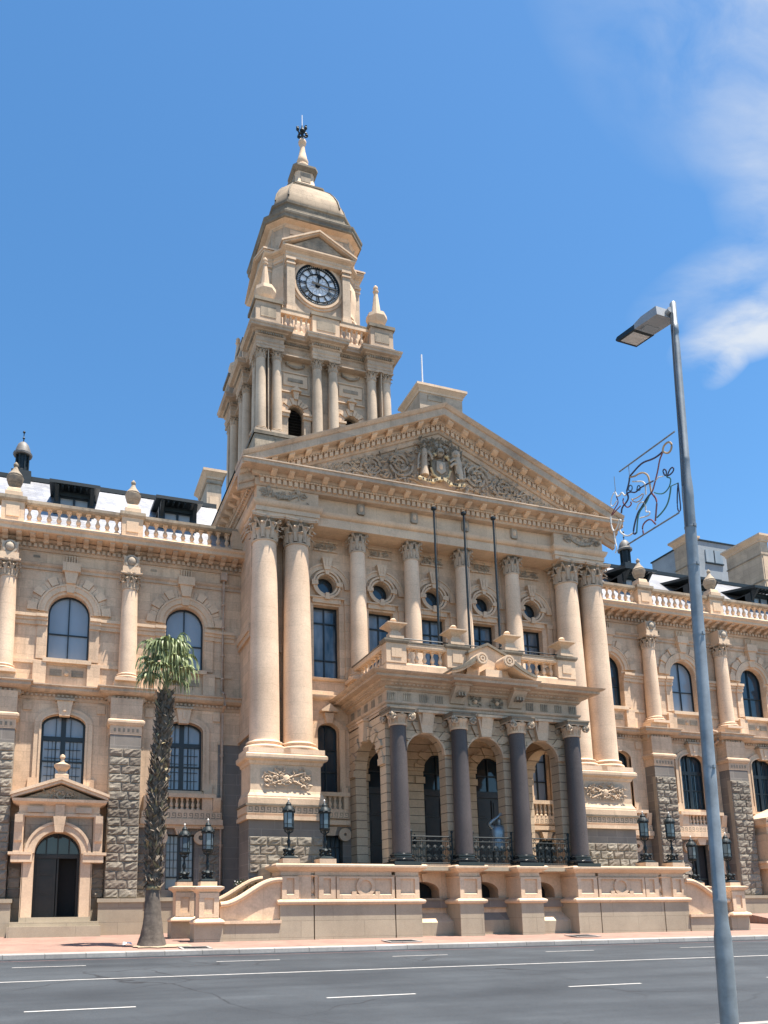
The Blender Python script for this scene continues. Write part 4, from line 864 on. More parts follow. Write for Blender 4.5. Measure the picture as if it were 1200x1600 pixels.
# chimney stacks and the attic block
def chimney(x0, x1, y0, y1, z0, z1, bands, name='chimney'):
    b = MB('towerstone'); b.box(x0, x1, y0, y1, z0, z1-.5)
    loop = [(x0, y1), (x0, y0), (x1, y0), (x1, y1)]
    b.sweep(loop[::1], [(-.05, z1-.55), (.05, z1-.52), (.05, z1-.40), (.20, z1-.22), (.24, z1-.20), (.24, z1-.06), (-.1, z1)], 'moulding', closed=True)
    b.box(x0+.02, x1-.02, y0+.02, y1-.02, z1-.3, z1-.02, 'weathered')
    for z in bands: b.sweep(loop, [(-.05, z), (.05, z+.02), (.05, z+.09), (-.05, z+.11)], 'weathered', closed=True)
    w = x1-x0
    if name == 'chimney': b.box(x0+w*.18, x1-w*.18, y0-.03, y0+.05, z0+.9, z1-1.5, 'moulding')
    else:
        b.box(x0+.5, x1-1.1, y0-.04, y0+.05, z1-.95, z1-.6, 'weathered')
    return obj(name, b, HALL)
chimney(22.25, 22.95, 9.9, 10.95, 20., 24.2, (22.1,)); chimney(28.45, 29.1, 9.9, 12.7, 20., 25.2, (23.7, 21.9)); chimney(-8.5, -7.75, 9.7, 12., 17.5, 23.2, (22.4,))
chimney(-29.05, -28.35, 9.9, 13.4, 20., 25.3, (23.7, 21.9))
chimney(3.4, 6.1, 9.0, 11.2, 20., 30.25, (), 'attic_block')
# door porch on two of the bays
for s, xc0 in sorted(DOORBAYS):
    xc = s*xc0; b = MB('moulding'); y = 2.75
    b.wall(xc-1.18, xc+1.18, -.2, 4.3, y, [(xc, .80, -.2, 2.98, .80)], 1.0, 'moulding'); 
    for d in (-1, 1):
        b.box(*sorted((xc+d*1.16, xc+d*1.2)), y, WY, -.2, 4.3)
        b.box(*sorted((xc+d*.86, xc+d*1.58)), y-.12, WY, 2.66, 2.98); b.box(*sorted((xc+d*.9, xc+d*1.68)), y-.16, WY, 2.92, 3.02)
        b.box(*sorted((xc+d*1.2, xc+d*1.52)), y-.14, y+.5, 3.02, 4.32); b.prismx([(y-.1, 3.3), (y-.22, 3.42), (y-.26, 3.7), (y-.36, 4.05), (y-.38, 4.32), (y, 4.32), (y, 3.3)], *sorted((xc+d*1.24, xc+d*1.50)))
        b.prism([(xc+d*.28, 3.75), (xc+d*1.15, 3.2), (xc+d*1.15, 4.25), (xc+d*.28, 4.25)][::d], y-.015, y+.05, 'weathered')
        b.box(*sorted((xc+d*.55, xc+d*1.1)), y-.24, y-.18, 4.42, 4.62, 'carving')
    b.ring(xc, 2.98, .80, 1.10, y-.10, y+.02); b.ring(xc, 2.98, 1.04, 1.14, y-.14, y+.02)
    b.prism([(xc-.14, 3.72), (xc+.14, 3.72), (xc+.22, 4.3), (xc-.22, 4.3)], y-.24, y+.05)
    loop = [(xc-1.36, WY), (xc-1.36, y-.08), (xc+1.36, y-.08), (xc+1.36, WY)]
    b.sweep(loop, [(-.1, 4.28), (.08, 4.30), (.08, 4.40), (.03, 4.42), (.03, 4.68), (.10, 4.72), (.26, 4.80), (.28, 4.90), (-.1, 4.95)]); b.box(xc-1.35, xc+1.35, y-.07, WY, 4.3, 4.93)
    b.box(xc-.16, xc+.16, y-.22, y, 4.3, 4.72)
    for z, e, yy, m in ((4.90, 1.66, y-.38, 'moulding'), (5.0, 1.70, y-.44, 'moulding')):
        b.prism([(xc-e, z), (xc, z+.60), (xc+e, z), (xc+e, z+.1), (xc, z+.72), (xc-e, z+.1)], yy, WY, m)
    b.prism([(xc-1.4, 4.9), (xc+1.4, 4.9), (xc, 5.45)], y-.06, WY, 'weathered'); foliage_relief(b, xc-.6, xc+.6, lambda x: (5.0, 5.3-abs(x-xc)*.3), y-.1, 'weathered', 26, .14, 3); b.ring(xc, 5.08, .1, .16, y-.14, y, 'weathered', 0, 2*pi, 14)
    po = obj('door_porch', b, HALL)
    u = MB('moulding'); u.sqlathe(0, 0, [(.24, 0), (.24, .14), (.14, .18), (.12, .26)]); u.lathe(0, 0, [(.10, .24), (.2, .34), (.28, .44), (.29, .52), (.2, .56), (.08, .62), (.06, .74), (.10, .80), (.08, .88), (.01, .92)], 14); obj('urn', u, po, (xc, y-.15, 5.66))
    st = MB('plinthstone'); st.box(xc-1.55, xc+1.55, 2.15, 3.6, -.2, .42); st.box(xc-1.5, xc+1.5, 2.45, 4.2, -.2, .58); st.box(xc-1.2, xc+1.2, 2.72, 4.3, -.2, .735); obj('steps', st, po)
    dr = MB('doorwood'); dr.box(xc-.80, xc-.03, 3.68, 3.76, .74, 2.92)
    for z0, z1 in ((.9, 1.45), (1.55, 2.15), (2.25, 2.8)): dr.box(xc-.7, xc-.14, 3.64, 3.7, z0, z1); dr.box(xc-.6, xc-.24, 3.61, 3.67, z0+.08, z1-.08)
    dr.box(xc-.80, xc+.80, 3.62, 3.78, 2.86, 3.0); dr.box(xc+.70, xc+.80, 3.66, 4.4, .74, 2.9); dr.box(xc+.0, xc+.06, 3.7, 4.4, .74, 2.9); d = obj('door', dr, po)
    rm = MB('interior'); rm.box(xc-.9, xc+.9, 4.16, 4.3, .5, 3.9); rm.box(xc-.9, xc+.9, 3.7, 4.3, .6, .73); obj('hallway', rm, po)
    window(xc, .80, 2.98, 2.99, .80, 3.66, 'glass', (0, -.4, .4), (), .05, name='fanlight', parent=po)
# ------------------------------------------------------------------ clock tower (axis TX, TY); each face is built as the front face and turned
TX, TY = 0., 19.57
TC = ColKind(.335, .285, 29.5, .38, 34.66, .66, 'towerdrums')
def faces(): return [(k, Rz(TX, TY, -k*pi/2)) for k in range(4)]
b = MB('towerstone'); lv = []
F0 = 15.78
for k, M in faces():
    b.M = M
    b.rect(-3.79, 3.79, 14., 29.45, F0)
    for c in (-1.87, 1.87):
        xa, xb = (c-1.92, 1.87+c+.0) if c < 0 else (0, 3.79)
        b.wall(*((-3.79, 0) if c < 0 else (0, 3.79)), 29.45, 35.5, F0, [(c, .50, 29.5, 31.62, .52)], .5)
        b.vous(c, 31.62, .54, .92, F0-.14, F0+.02, 11, .02, .06, 'moulding'); b.ring(c, 31.62, .92, .99, F0-.08, F0+.02, 'moulding')
        for d in (-1, 1):
            b.box(*sorted((c+d*.52, c+d*.98)), F0-.16, F0+.02, 29.5, 31.2); b.box(*sorted((c+d*.46, c+d*1.06)), F0-.26, F0+.02, 31.2, 31.42, 'moulding'); b.box(*sorted((c+d*.42, c+d*1.12)), F0-.34, F0+.02, 31.42, 31.56, 'moulding')
        b.prism([(c-.12, 32.5), (c+.12, 32.5), (c+.2, 33.02), (c-.2, 33.02)], F0-.26, F0+.02, 'moulding'); b.prism([(c-.34, 33.04), (c+.34, 33.04), (c, 33.36)], F0-.36, F0+.02, 'moulding')
        b.box(c-.95, c+.95, F0-.10, F0+.02, 33.02, 33.10, 'moulding')
        b.box(c-.8, c+.8, F0-.08, F0+.02, 33.50, 34.28, 'moulding'); b.box(c-.5, c+.5, F0-.11, F0+.02, 33.78, 34.02, 'weathered')
        garland(b, c-.55, c+.55, 34.98, .16, F0-.08, .085, 'weathered'); b.box(c-.9, c+.9, F0-.06, F0+.02, 34.42, 34.5, 'moulding')
        for d in (-1, 1): b.box(*sorted((c+d*.84, c+d*.98)), F0-.05, F0+.02, 33.1, 34.42)
    for x in (-3.71, 0, 3.71): b.box(x-.80 if abs(x) > 1 else -.84, x+.80 if abs(x) > 1 else .84, F0-.03, F0+.02, 29.5, 35.4)
    # plinth below the columns
    b.box(-4.72, 4.72, 14.86, F0+.3, 27.2, 29.35, 'weathered'); b.box(-4.8, 4.8, 14.78, F0+.3, 29.2, 29.42, 'lichen_and_shade')
    for x in (-3.71, 0, 3.71): b.box(x-.98, x+.98, 14.92, F0+.1, 29.42, 29.52, 'moulding')
    # parapet, balusters at the clock stage
    b.box(-3.2, 3.2, 15.25, 15.6, 36.75, 37.12, 'moulding'); b.box(-3.2, 3.2, 15.22, 15.6, 38.22, 38.52, 'moulding'); b.box(-3.2, 3.2, 15.2, 15.62, 38.50, 38.58, 'lichen_and_shade')
    b.box(-.92, .92, 14.98, 15.6, 36.75, 38.35, 'moulding'); b.box(-1.02, 1.02, 14.90, 15.62, 38.35, 38.56, 'lichen_and_shade'); b.box(-.62, .62, 14.95, 15.0, 37.35, 38.05, 'weathered')
    # clock stage: irregular octagon with an aedicule on each axis
    Y = 16.62
    b.box(-2.35, 2.35, Y, Y+1.2, 36.7, 46.4)
    b.box(-2.28, 2.28, 16.45, Y+.1, 37.0, 39.5, 'moulding')
    for d in (-1, 1):
        b.box(*sorted((d*1.68, d*2.22)), 16.24, Y+.1, 39.5, 43.4); b.box(*sorted((d*1.62, d*2.28)), 16.18, Y+.1, 39.4, 39.75, 'moulding'); b.box(*sorted((d*1.64, d*2.26)), 16.18, Y+.1, 42.95, 43.06, 'moulding')
        b.box(*sorted((d*1.62, d*2.3)), 16.14, Y+.1, 43.25, 43.42, 'moulding'); b.box(*sorted((d*1.76, d*2.14)), 16.20, Y, 43.06, 43.25, 'weathered')
    b.ring(0, 42.05, 1.56, 1.72, 16.46, Y+.05, 'moulding', 0, 2*pi, 40); b.ring(0, 42.05, 1.70, 1.9, 16.54, Y+.05, 'sandstone', 0, 2*pi, 40)
    b.sweep([(-2.3, Y+.5), (-2.3, 16.26), (2.3, 16.26), (2.3, Y+.5)], [(-.3, 43.42), (.02, 43.43), (.02, 43.62), (.06, 43.66), (.0, 43.68), (0, 43.92), (.10, 43.98), (.22, 44.06), (.26, 44.10), (.26, 44.20), (-.3, 44.26)], 'moulding')
    for o, z, e in ((.26, 44.20, 2.58), (.34, 44.30, 2.66)):
        b.prism([(-e, z), (0, z+1.42), (e, z), (e, z+.12), (0, z+1.56), (-e, z+.12)], 16.26-o, 17.4, 'moulding')
    b.prism([(-2.2, 44.2), (2.2, 44.2), (0, 45.55)], 16.22, 17.4, 'weathered')
    b.M = None
obj('tower_wall', b, HALL)
for k, M in faces():
    for c in (-1.87, 1.87):
        l = MB('joinery'); l.M = M; l.rect(c-.5, c+.5, 29.5, 32.2, F0+.42, 'interior')
        for j in range(13): z = 29.6+j*.2; l.add([(c-.49, F0+.12, z), (c+.49, F0+.12, z), (c+.49, F0+.34, z+.14), (c-.49, F0+.34, z+.14)], [(0, 1, 2, 3)], 'joinery')
        obj('louvre', l, HALL)
    if k in (0, 1, 3):
        for x in (-4.22, -3.2, -.54, .54, 3.2, 4.22):
            if k in (1, 3) and abs(x) > 4: y = 15.36
            else: y = 15.36
            p = M @ Vector((x, y, 0)); TC.put(p.x, p.y, -k*pi/2)
# entablature with ressauts
def tower_path(yr, yf, half=4.58):
    one = [(-half, yf), (-2.82, yf), (-2.82, yr), (-.92, yr), (-.92, yf), (.92, yf), (.92, yr), (2.82, yr), (2.82, yf), (half, yf)]
    out = []
    for k, M in faces():
        # go clockwise seen from above so that the outside stays on the right
        pass
    for k in (0, 1, 2, 3):
        M = Rz(TX, TY, k*pi/2)
        for x, y in one[:-1]: q = M @ Vector((x, y, 0)); out.append((q.x, q.y))
    return out
b = MB('cornice'); yf = TY-4.58
P0 = tower_path(yf+.55, yf)
b.sweep(P0, [(-.9, 35.30), (0, 35.30), (0, 35.46), (.03, 35.47), (.03, 35.62), (.08, 35.68), (0, 35.70), (0, 36.02), (.08, 36.06), (.10, 36.12), (-.5, 36.14)], closed=True)
b.sweep(P0, [(-.5, 36.08), (.08, 36.09), (.08, 36.28), (.20, 36.32), (.24, 36.38), (.44, 36.40), (.46, 36.42), (.46, 36.54), (.52, 36.60), (.54, 36.70), (-1.2, 36.82)], closed=True)
b.along(P0+P0[:1], .08, .19, 36.12, 36.26, .09, .15, 'weathered')
b.box(TX-3.6, TX+3.6, TY-3.6, TY+3.6, 35.6, 36.8)
b.box(TX-4.3, TX+4.3, TY-4.3, TY+4.3, 35.28, 35.34)
obj('entablature', b, HALL)
tb = MB('moulding')
for k, M in faces():
    tb.M = M
    for x0, x1 in ((-2.78, -1.02), (1.02, 2.78)):
        for i in range(5): baluster_into(tb, x0+(x1-x0)*(i+.5)/5, 15.42, 37.12, 1.1, .115)
o = obj('baluster', tb, HALL); o['kind'] = 'stuff'
for sx in (-1, 1):
    for sy in (-1, 1):
        x = TX+sx*3.85; y = TY+sy*3.85; b = MB('cornice')
        b.box(x-.80, x+.80, y-.80, y+.80, 36.75, 38.50); b.box(x-.92, x+.92, y-.92, y+.92, 38.45, 38.68, 'lichen_and_shade'); b.box(x-.86, x+.86, y-.86, y+.86, 36.8, 37.1)
        for dx, dy in ((1, 0), (0, 1), (-1, 0), (0, -1)): b.box(x+dx*.81-(.5 if dy else .02), x+dx*.81+(.5 if dy else .02), y+dy*.81-(.5 if dx else .02), y+dy*.81+(.5 if dx else .02), 37.4, 38.15, 'weathered')
        p = obj('corner_pier', b, HALL)
        f = MB('moulding'); f.sqlathe(x, y, [(.62, 38.66), (.62, 38.82), (.5, 38.86), (.42, 39.02), (.36, 39.10)])
        f.lathe(x, y, [(.38, 39.08), (.56, 39.3), (.72, 39.7), (.68, 39.98), (.46, 40.12), (.33, 40.2), (.30, 40.3), (.13, 41.75), (.12, 41.8), (.2, 41.88), (.2, 41.95), (.10, 42.02), (.17, 42.14), (.15, 42.26), (.03, 42.4)], 8, None, False, pi/8); obj('finial', f, p)
# clocks
NUM = ['XII', 'I', 'II', 'III', 'IIII', 'V', 'VI', 'VII', 'VIII', 'IX', 'X', 'XI']
for k, M in faces():
    c = MB('clockblack'); c.M = M @ Matrix.Translation((0, 16.52, 42.05)); c.ring(0, 0, 1.46, 1.55, -.06, .08, None, 0, 2*pi, 48); c.ring(0, 0, 1.25, 1.29, -.03, .05, None, 0, 2*pi, 48); c.ring(0, 0, .80, .84, -.03, .05, None, 0, 2*pi, 40); c.ring(0, 0, .10, .16, -.03, .05, None, 0, 2*pi, 16)
    for i in range(60):
        a = 2*pi*i/60; c.tube([(1.29*sin(a), 0, 1.29*cos(a)), (1.45*sin(a), 0, 1.45*cos(a))], .024 if i % 5 else .04, 4)
    for i, s_ in enumerate(NUM):              # roman numerals set radially
        a = 2*pi*i/12; ch = {'I': .09, 'V': .17, 'X': .17}; tot = sum(ch[q] for q in s_); u = -tot/2
        def pt(uu, v): r = .84+v*.40; return (r*sin(a)+uu*cos(a), -.01, r*cos(a)-uu*sin(a))
        for q in s_:
            w = ch[q]
            if q == 'I': c.tube([pt(u+w/2, 0), pt(u+w/2, 1)], .026, 4)
            elif q == 'V': c.tube([pt(u+.03, 1), pt(u+w/2, 0)], .034, 4); c.tube([pt(u+w-.03, 1), pt(u+w/2, 0)], .022, 4)
            else: c.tube([pt(u+.03, 1), pt(u+w-.03, 0)], .034, 4); c.tube([pt(u+w-.03, 1), pt(u+.03, 0)], .022, 4)
            u += w
    for i in range(12):                       # tracery
        a = 2*pi*i/12; a2 = a+pi/12
        c.tube([(.14*sin(a), 0, .14*cos(a)), (.45*sin(a2), 0, .45*cos(a2)), (.80*sin(a), 0, .80*cos(a))], .008, 4); c.tube([(.45*sin(a2), 0, .45*cos(a2)), (.80*sin(a+pi/6), 0, .80*cos(a+pi/6))], .008, 4)
    co = obj('clock', c, HALL)
    d = MB('clockwhite'); d.M = M; d.add([(1.5*cos(2*pi*i/48), 16.585, 42.05+1.5*sin(2*pi*i/48)) for i in range(48)], [tuple(range(48))]); obj('dial', d, co)
    for nm, a, l, w in (('hour_hand', radians(368), .82, .085), ('minute_hand', radians(96), 1.3, .05)):
        h = MB('clockblack'); h.M = M @ Matrix.Translation((0, 16.43 if nm[0] == 'h' else 16.40, 42.05)) @ Matrix.Rotation(a, 4, 'Y')
        if nm[0] == 'h': pl = [(-.035, -.3), (.035, -.3), (.05, .45), (.16, .55), (.03, l), (-.03, l), (-.16, .55), (-.05, .45)]
        else: pl = [(-.11, -.46), (.11, -.46), (.07, 0), (.045, l), (-.045, l), (-.07, 0)]
        h.prism(pl, 0, .025); h.ring(0, 0, .0, .11, -.01, .03, None, 0, 2*pi, 14); obj(nm, h, co)
# octagonal upper stage, dome, lantern
def octa(a, c):                               # apothem on the axes, half length of an axis side
    return [(TX-c, TY-a), (TX+c, TY-a), (TX+a, TY-c), (TX+a, TY+c), (TX+c, TY+a), (TX-c, TY+a), (TX-a, TY+c), (TX-a, TY-c)]
b = MB('towerstone')
b.prismz(octa(2.96, 2.2), 36.7, 46.4)
b.sweep(octa(2.96, 2.2), [(0, 43.42), (.06, 43.44), (.06, 43.62), (.12, 43.68), (.03, 43.72), (.03, 43.92), (.14, 43.98), (.30, 44.06), (.34, 44.10), (.34, 44.20), (0, 44.30)], 'moulding', True)
b.sweep(octa(2.96, 2.2), [(0, 39.3), (.12, 39.34), (.12, 39.6), (0, 39.7)], 'moulding', True); b.sweep(octa(2.96, 2.2), [(0, 36.8), (.2, 36.8), (.2, 38.8), (.1, 39.0), (0, 39.0)], 'sandstone', True)
for a, c in ((2.975, 1.9),):
    for k, M in faces():
        b.M = M
        for zz in (44.85, 45.5): b.box(-1.9, 1.9, TY-3.0, TY-2.9, zz, zz+.06, 'moulding')
        b.box(1.0, 1.9, TY-3.0, TY-2.9, 45.0, 45.9, 'moulding'); b.box(-1.9, -1.0, TY-3.0, TY-2.9, 45.0, 45.9, 'moulding'); b.M = None
b.sweep(octa(2.96, 2.2), [(0, 46.05), (.04, 46.08), (.10, 46.20), (.12, 46.26), (.42, 46.36), (.44, 46.40)], 'moulding', True)
b.sweep(octa(2.96, 2.2), [(0, 46.38), (.50, 46.39), (.54, 46.44), (.54, 46.62), (.60, 46.72), (.62, 46.86), (.30, 47.10), (.18, 47.35), (-.2, 47.4)], 'lichen_and_shade', True)
b.sweep(octa(2.80, 2.05), [(.12, 47.3), (.12, 47.55), (.02, 47.62), (.02, 48.12), (.10, 48.18), (.12, 48.34), (-.3, 48.44)], 'lichen_and_shade', True)
b.prismz(octa(2.7, 1.95), 47.3, 48.4, 'lichen_and_shade')
obj('octagonal_stage', b, HALL)
for i in range(4):                            # scrolled buttresses on the diagonals
    b = MB('moulding'); b.M = Matrix.Translation((TX, TY, 0)) @ Matrix.Rotation(i*pi/2+pi/4, 4, 'Z') @ Matrix.Translation((0, -3.52, 0))
    pl = [(.35, 39.0), (-.52, 39.0), (-.55, 39.5), (-.48, 40.0), (-.22, 40.4), (-.16, 40.9), (-.28, 41.5), (-.30, 42.2), (-.24, 42.9), (-.05, 43.4), (.35, 43.4)]
    b.prismx(pl, -.42, .42)
    for d in (-1, 1):
        for z, r, y in ((42.2, .42, .02), (39.75, .3, -.22)):
            pts = [(d*.43, y+r*(1-.85*j/20)*cos(j/20*10), z+r*(1-.85*j/20)*sin(j/20*10)) for j in range(21)]; b.tube(pts, .055, 5)
    b.prismz([(-.5, -.62), (.5, -.62), (.5, .4), (-.5, .4)], 36.9, 39.02)
    obj('scroll_buttress', b, HALL)
def octloft(prof, m, c=.42, mb=None):
    b = mb or MB(m); P = [[(x, y, z) for x, y in octa(a, a*c*1.72)] for a, z in prof]; vs = [p for ring in P for p in ring]; n = 8
    b.add(vs, [(j*n+i, j*n+(i+1) % n, (j+1)*n+(i+1) % n, (j+1)*n+i) for j in range(len(P)-1) for i in range(n)]+[tuple((len(P)-1)*n+i for i in range(n))], m, True); return b
b = octloft([(2.52, 48.35), (2.60, 48.6), (2.60, 48.9), (2.55, 49.3), (2.42, 49.8), (2.20, 50.35), (1.92, 50.85), (1.60, 51.25), (1.36, 51.48), (1.28, 51.56)], 'domestone')
octloft([(1.34, 51.46), (1.46, 51.52), (1.46, 51.66), (1.30, 51.72), (1.0, 51.9)], 'lichen_and_shade', mb=b)
for k, M in faces():                          # raised rim on each face of the dome
    b.M = M
    for d in (-1, 1): b.tube([(d*.72*w*1.0, TY-w-.02, z) for w, z in ((2.5, 48.7), (2.58, 49.1), (2.44, 49.75), (2.2, 50.3), (1.92, 50.8))]+[(d*.5, TY-1.72, 51.06), (0, TY-1.62, 51.2)], .06, 5, 'lichen_and_shade')
    b.M = None
obj('dome', b, HALL)
b = octloft([(1.0, 51.8), (.95, 52.2), (.76, 52.42), (.70, 53.2), (.72, 53.5)], 'moulding'); octloft([(.74, 53.45), (.84, 53.6), (.94, 53.7), (.94, 53.86), (.8, 54.0), (.56, 54.25), (.42, 54.4)], 'lichen_and_shade', mb=b)
for k, M in faces(): b.M = M; b.box(-.36, .36, TY-.77, TY-.68, 52.55, 53.3, 'weathered'); b.M = None
b.lathe(TX, TY, [(.44, 54.3), (.50, 54.5), (.46, 54.6), (.34, 54.66), (.40, 54.8), (.44, 55.0), (.34, 55.3), (.22, 55.9), (.17, 56.4), (.19, 56.5), (.28, 56.6), (.30, 56.78), (.22, 56.95), (.10, 57.05)], 14, 'moulding')
lan = obj('lantern', b, HALL)
b = MB('iron')
b.lathe(TX, TY, [(.16, 57.0), (.10, 57.2), (.10, 58.0), (.03, 58.3)], 8)
for i in range(4):
    a = i*pi/2+.35; b.tube([(TX+r*cos(a), TY+r*sin(a), z) for r, z in ((.08, 57.45), (.3, 57.45), (.45, 57.6), (.5, 57.8), (.38, 57.9), (.3, 57.78))], .06, 6)
    b.blob((TX+.42*cos(a), TY+.42*sin(a), 57.66), .13)
b.blob((TX, TY, 57.8), .2)
b.tube([(TX, TY, 58.2), (TX, TY, 59.2)], .035, 6, 'whitepole')
obj('weather_vane', b, lan)
# ------------------------------------------------------------------ terrace, stairs
b = MB('plinthstone')
b.box(-8.16, -3.2, -1.3, 1.9, -.3, 2.18); b.box(3.2, 8.16, -1.3, 1.9, -.3, 2.18); b.box(-3.2, 3.2, -.66, 1.9, -.3, 2.18); b.box(-8.14, 8.14, -2.1, 1.9, 2.18, 2.32, 'plinthstone')
segs = [(-8.15, -7.02), (-6.98, -4.14), (-4.10, -3.14), (-1.68, -.76), (.76, 1.68), (3.14, 4.10), (4.14, 6.98), (7.02, 8.15)]
for x0, x1 in segs:
    b.box(x0, x1, -2.45, -1.25, -.3, 1.04)
    b.box(x0+.05, x1-.05, -2.36, -1.25, 1.0, 2.2, 'moulding')
for x0, x1 in ((-8.15, -3.12), (-1.70, -.74), (.74, 1.70), (3.12, 8.15)):
    lp = [(x0, -1.3), (x0, -2.44), (x1, -2.44), (x1, -1.3)]
    b.sweep(lp, [(-.3, 1.03), (.02, 1.03), (.09, 1.06), (.11, 1.12), (.09, 1.17), (-.02, 1.21), (-.06, 1.22), (-.3, 1.22)], 'moulding')
    b.sweep([(x0+.06, -1.3), (x0+.06, -2.36), (x1-.06, -2.36), (x1-.06, -1.3)], [(-.3, 1.94), (.0, 1.95), (.03, 1.98), (.0, 2.0)], 'moulding')
    b.sweep([(x0+.06, -1.2), (x0+.06, -2.36), (x1-.06, -2.36), (x1-.06, -1.2)], [(-.4, 2.10), (.02, 2.11), (.08, 2.15), (.20, 2.23), (.235, 2.25), (.24, 2.31), (.20, 2.36), (-.4, 2.38)], 'moulding')
def panel(x0, x1, z0, z1, fx=None):           # raised border leaving a sunk panel
    y0, y1 = -2.43, -2.34; e = .0
    a0, a1 = (fx or (x0+.16, x1-.16))
    b.box(x0, a0, y0, y1, 1.22, 1.95, 'moulding'); b.box(a1, x1, y0, y1, 1.22, 1.95, 'moulding'); b.box(a0, a1, y0, y1, 1.22, z0, 'moulding'); b.box(a0, a1, y0, y1, z1, 1.95, 'moulding')
    b.add([(a0, y0, z0), (a1, y0, z0), (a1, y1, z0+.06), (a0, y1, z0+.06)], [(0, 1, 2, 3)], 'moulding')
for s in (-1, 1):
    for x0, x1 in ((8.08, 7.50), (6.82, 6.24), (4.06, 3.20)): panel(*sorted((s*x0, s*x1)), 1.36, 1.88)
    panel(*sorted((s*1.64, s*.80)), 1.36, 1.88)
    xa, xb = sorted((s*6.2, s*4.12)); panel(xa, xb, 1.34, 1.88, (xa+.1, xb-.1)); m_ = (xa+xb)/2
    b.ring(m_, 1.62, .22, .335, -2.421, -2.34, 'moulding', 0, 2*pi, 24)
    for d in (-1, 1): b.box(*sorted((m_+d*.34, m_+d*.5)), -2.428, -2.34, 1.33, 1.46, 'moulding')
    b.box(*sorted((s*7.5, s*6.82)), -2.30, -2.0, 1.0, 1.3, 'moulding')
# open recesses between the column piers
for x0, x1 in ((-3.14, -1.68), (-.76, .76), (1.68, 3.14)):
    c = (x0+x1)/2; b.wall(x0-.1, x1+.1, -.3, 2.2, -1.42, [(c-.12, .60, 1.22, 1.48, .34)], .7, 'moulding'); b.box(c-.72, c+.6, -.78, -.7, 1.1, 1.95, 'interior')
    b.prism([(c-.2, 1.82), (c-.04, 1.82), (c+.0, 2.1), (c-.24, 2.1)], -1.5, -1.4, 'moulding')
    b.box(x0-.06, x1+.06, -1.98, -1.3, 2.16, 2.42, 'moulding'); b.box(x0-.1, x1+.1, -1.6, -1.4, 1.16, 1.24, 'lichen_and_shade'); b.box(x0-.1, x1+.1, -1.55, -1.3, .9, 1.18, 'granite')
    if abs(c) > 1: b.add([(x0, -1.95, .40), (x1, -1.95, .40), (x1, -1.42, .72), (x0, -1.42, .72)], [(0, 1, 2, 3)], 'moulding'); b.box(x0, x1, -1.95, -1.4, -.3, .40)
    else: b.box(x0, x1, -1.62, -1.4, -.3, .45); b.add([(x0, -1.62, .45), (x1, -1.62, .45), (x1, -1.42, .72), (x0, -1.42, .72)], [(0, 1, 2, 3)], 'granite')
for s in (-1, 1): b.box(*sorted((s*4.0, s*8.1)), -1.3, 1.9, 2.1, 2.33, 'plinthstone')
ter = obj('terrace', b, HALL)
TBm = baluster_mesh(.92, .13)
for s in (-1, 1):
    for x in (7.32, 7.0): obj('baluster', TBm, ter, (s*x, -2.2, 1.22))
for s in (-1, 1):
    b = MB('plinthstone')
    for i in range(13): b.box(*sorted((s*(10.7-.3*i), s*8.0)), -2.2, -.3, -.3, .10+i*.172)
    obj('steps', b, HALL)
    for front in (True, False):
        y0, y1 = (-2.42, -2.10) if front else (-.38, -.06)
        b = MB('moulding'); g = 0. if front else .12; e = .02
        lo = .52+g*.5
        b.box(*sorted((s*10.05, s*8.16)), y0-.06, y1+.06, -.3, lo-.04, 'plinthstone'); b.box(*sorted((s*10.05, s*8.13)), y0-.13, y1+.13, lo-.06, lo+.04, 'moulding')
        k = 16; top = []
        for i in range(k+1):
            t = i/k; x = 10.1-2.0*t; z = 1.06+g+.78*(.5-.5*cos(pi*min(1, t*1.04)))*1.0; top.append((x, z))
        poly = [(s*x, z) for x, z in top]+[(s*8.12, lo), (s*10.08, lo)]
        b.prism(poly, y0+.06, y1-.06, 'moulding', False)
        rim = [(s*x, z-.07) for x, z in top]+[(s*x, z+.07) for x, z in top[::-1]]; b.prism(rim, y0-.06, y1+.06, 'moulding', False)
        b.tube([(s*x, y0-.05, z) for x, z in top], .085, 8, 'moulding'); 
        obj('stair_parapet', b, HALL)
        xc = s*(10.48 if front else 10.86); yc = -2.26 if front else -.02; b = MB('moulding'); w = .31
        zt = 1.60 if front else 1.68
        b.box(xc-w-.14, xc+w+.14, yc-w-.02, yc+w+.12, -.3, lo-.04, 'plinthstone')
        b.sqlathe(xc, yc, [(w+.14, lo-.05), (w+.17, lo), (w+.14, lo+.06), (w+.03, lo+.12), (w, lo+.14)]); b.box(xc-w, xc+w, yc-w, yc+w, lo+.1, zt-.16)
        for d in (-1, 1): b.box(xc+d*(w-.08)-.08, xc+d*(w-.08)+.08, yc-w-.05, yc-w+.02, lo+.14, zt-.35)
        b.box(xc-w+.15, xc+w-.15, yc-w-.048, yc-w+.02, lo+.14, lo+.26); b.box(xc-w, xc+w, yc-w-.05, yc-w+.02, zt-.345, zt-.18)
        b.sqlathe(xc, yc, [(w, zt-.18), (w+.06, zt-.12), (w+.14, zt-.06), (w+.15, zt), (w+.05, zt+.03)]); b.box(xc-.26, xc+.26, yc-.26, yc+.26, zt, zt+.17)
        obj('stair_pedestal', b, HALL)
    for x in (7.79, 6.53): 
        q = MB('moulding'); q.box(s*x-.29, s*x+.29, -2.54, -1.96, 2.37, 2.52); obj('lamp_block', q, HALL)

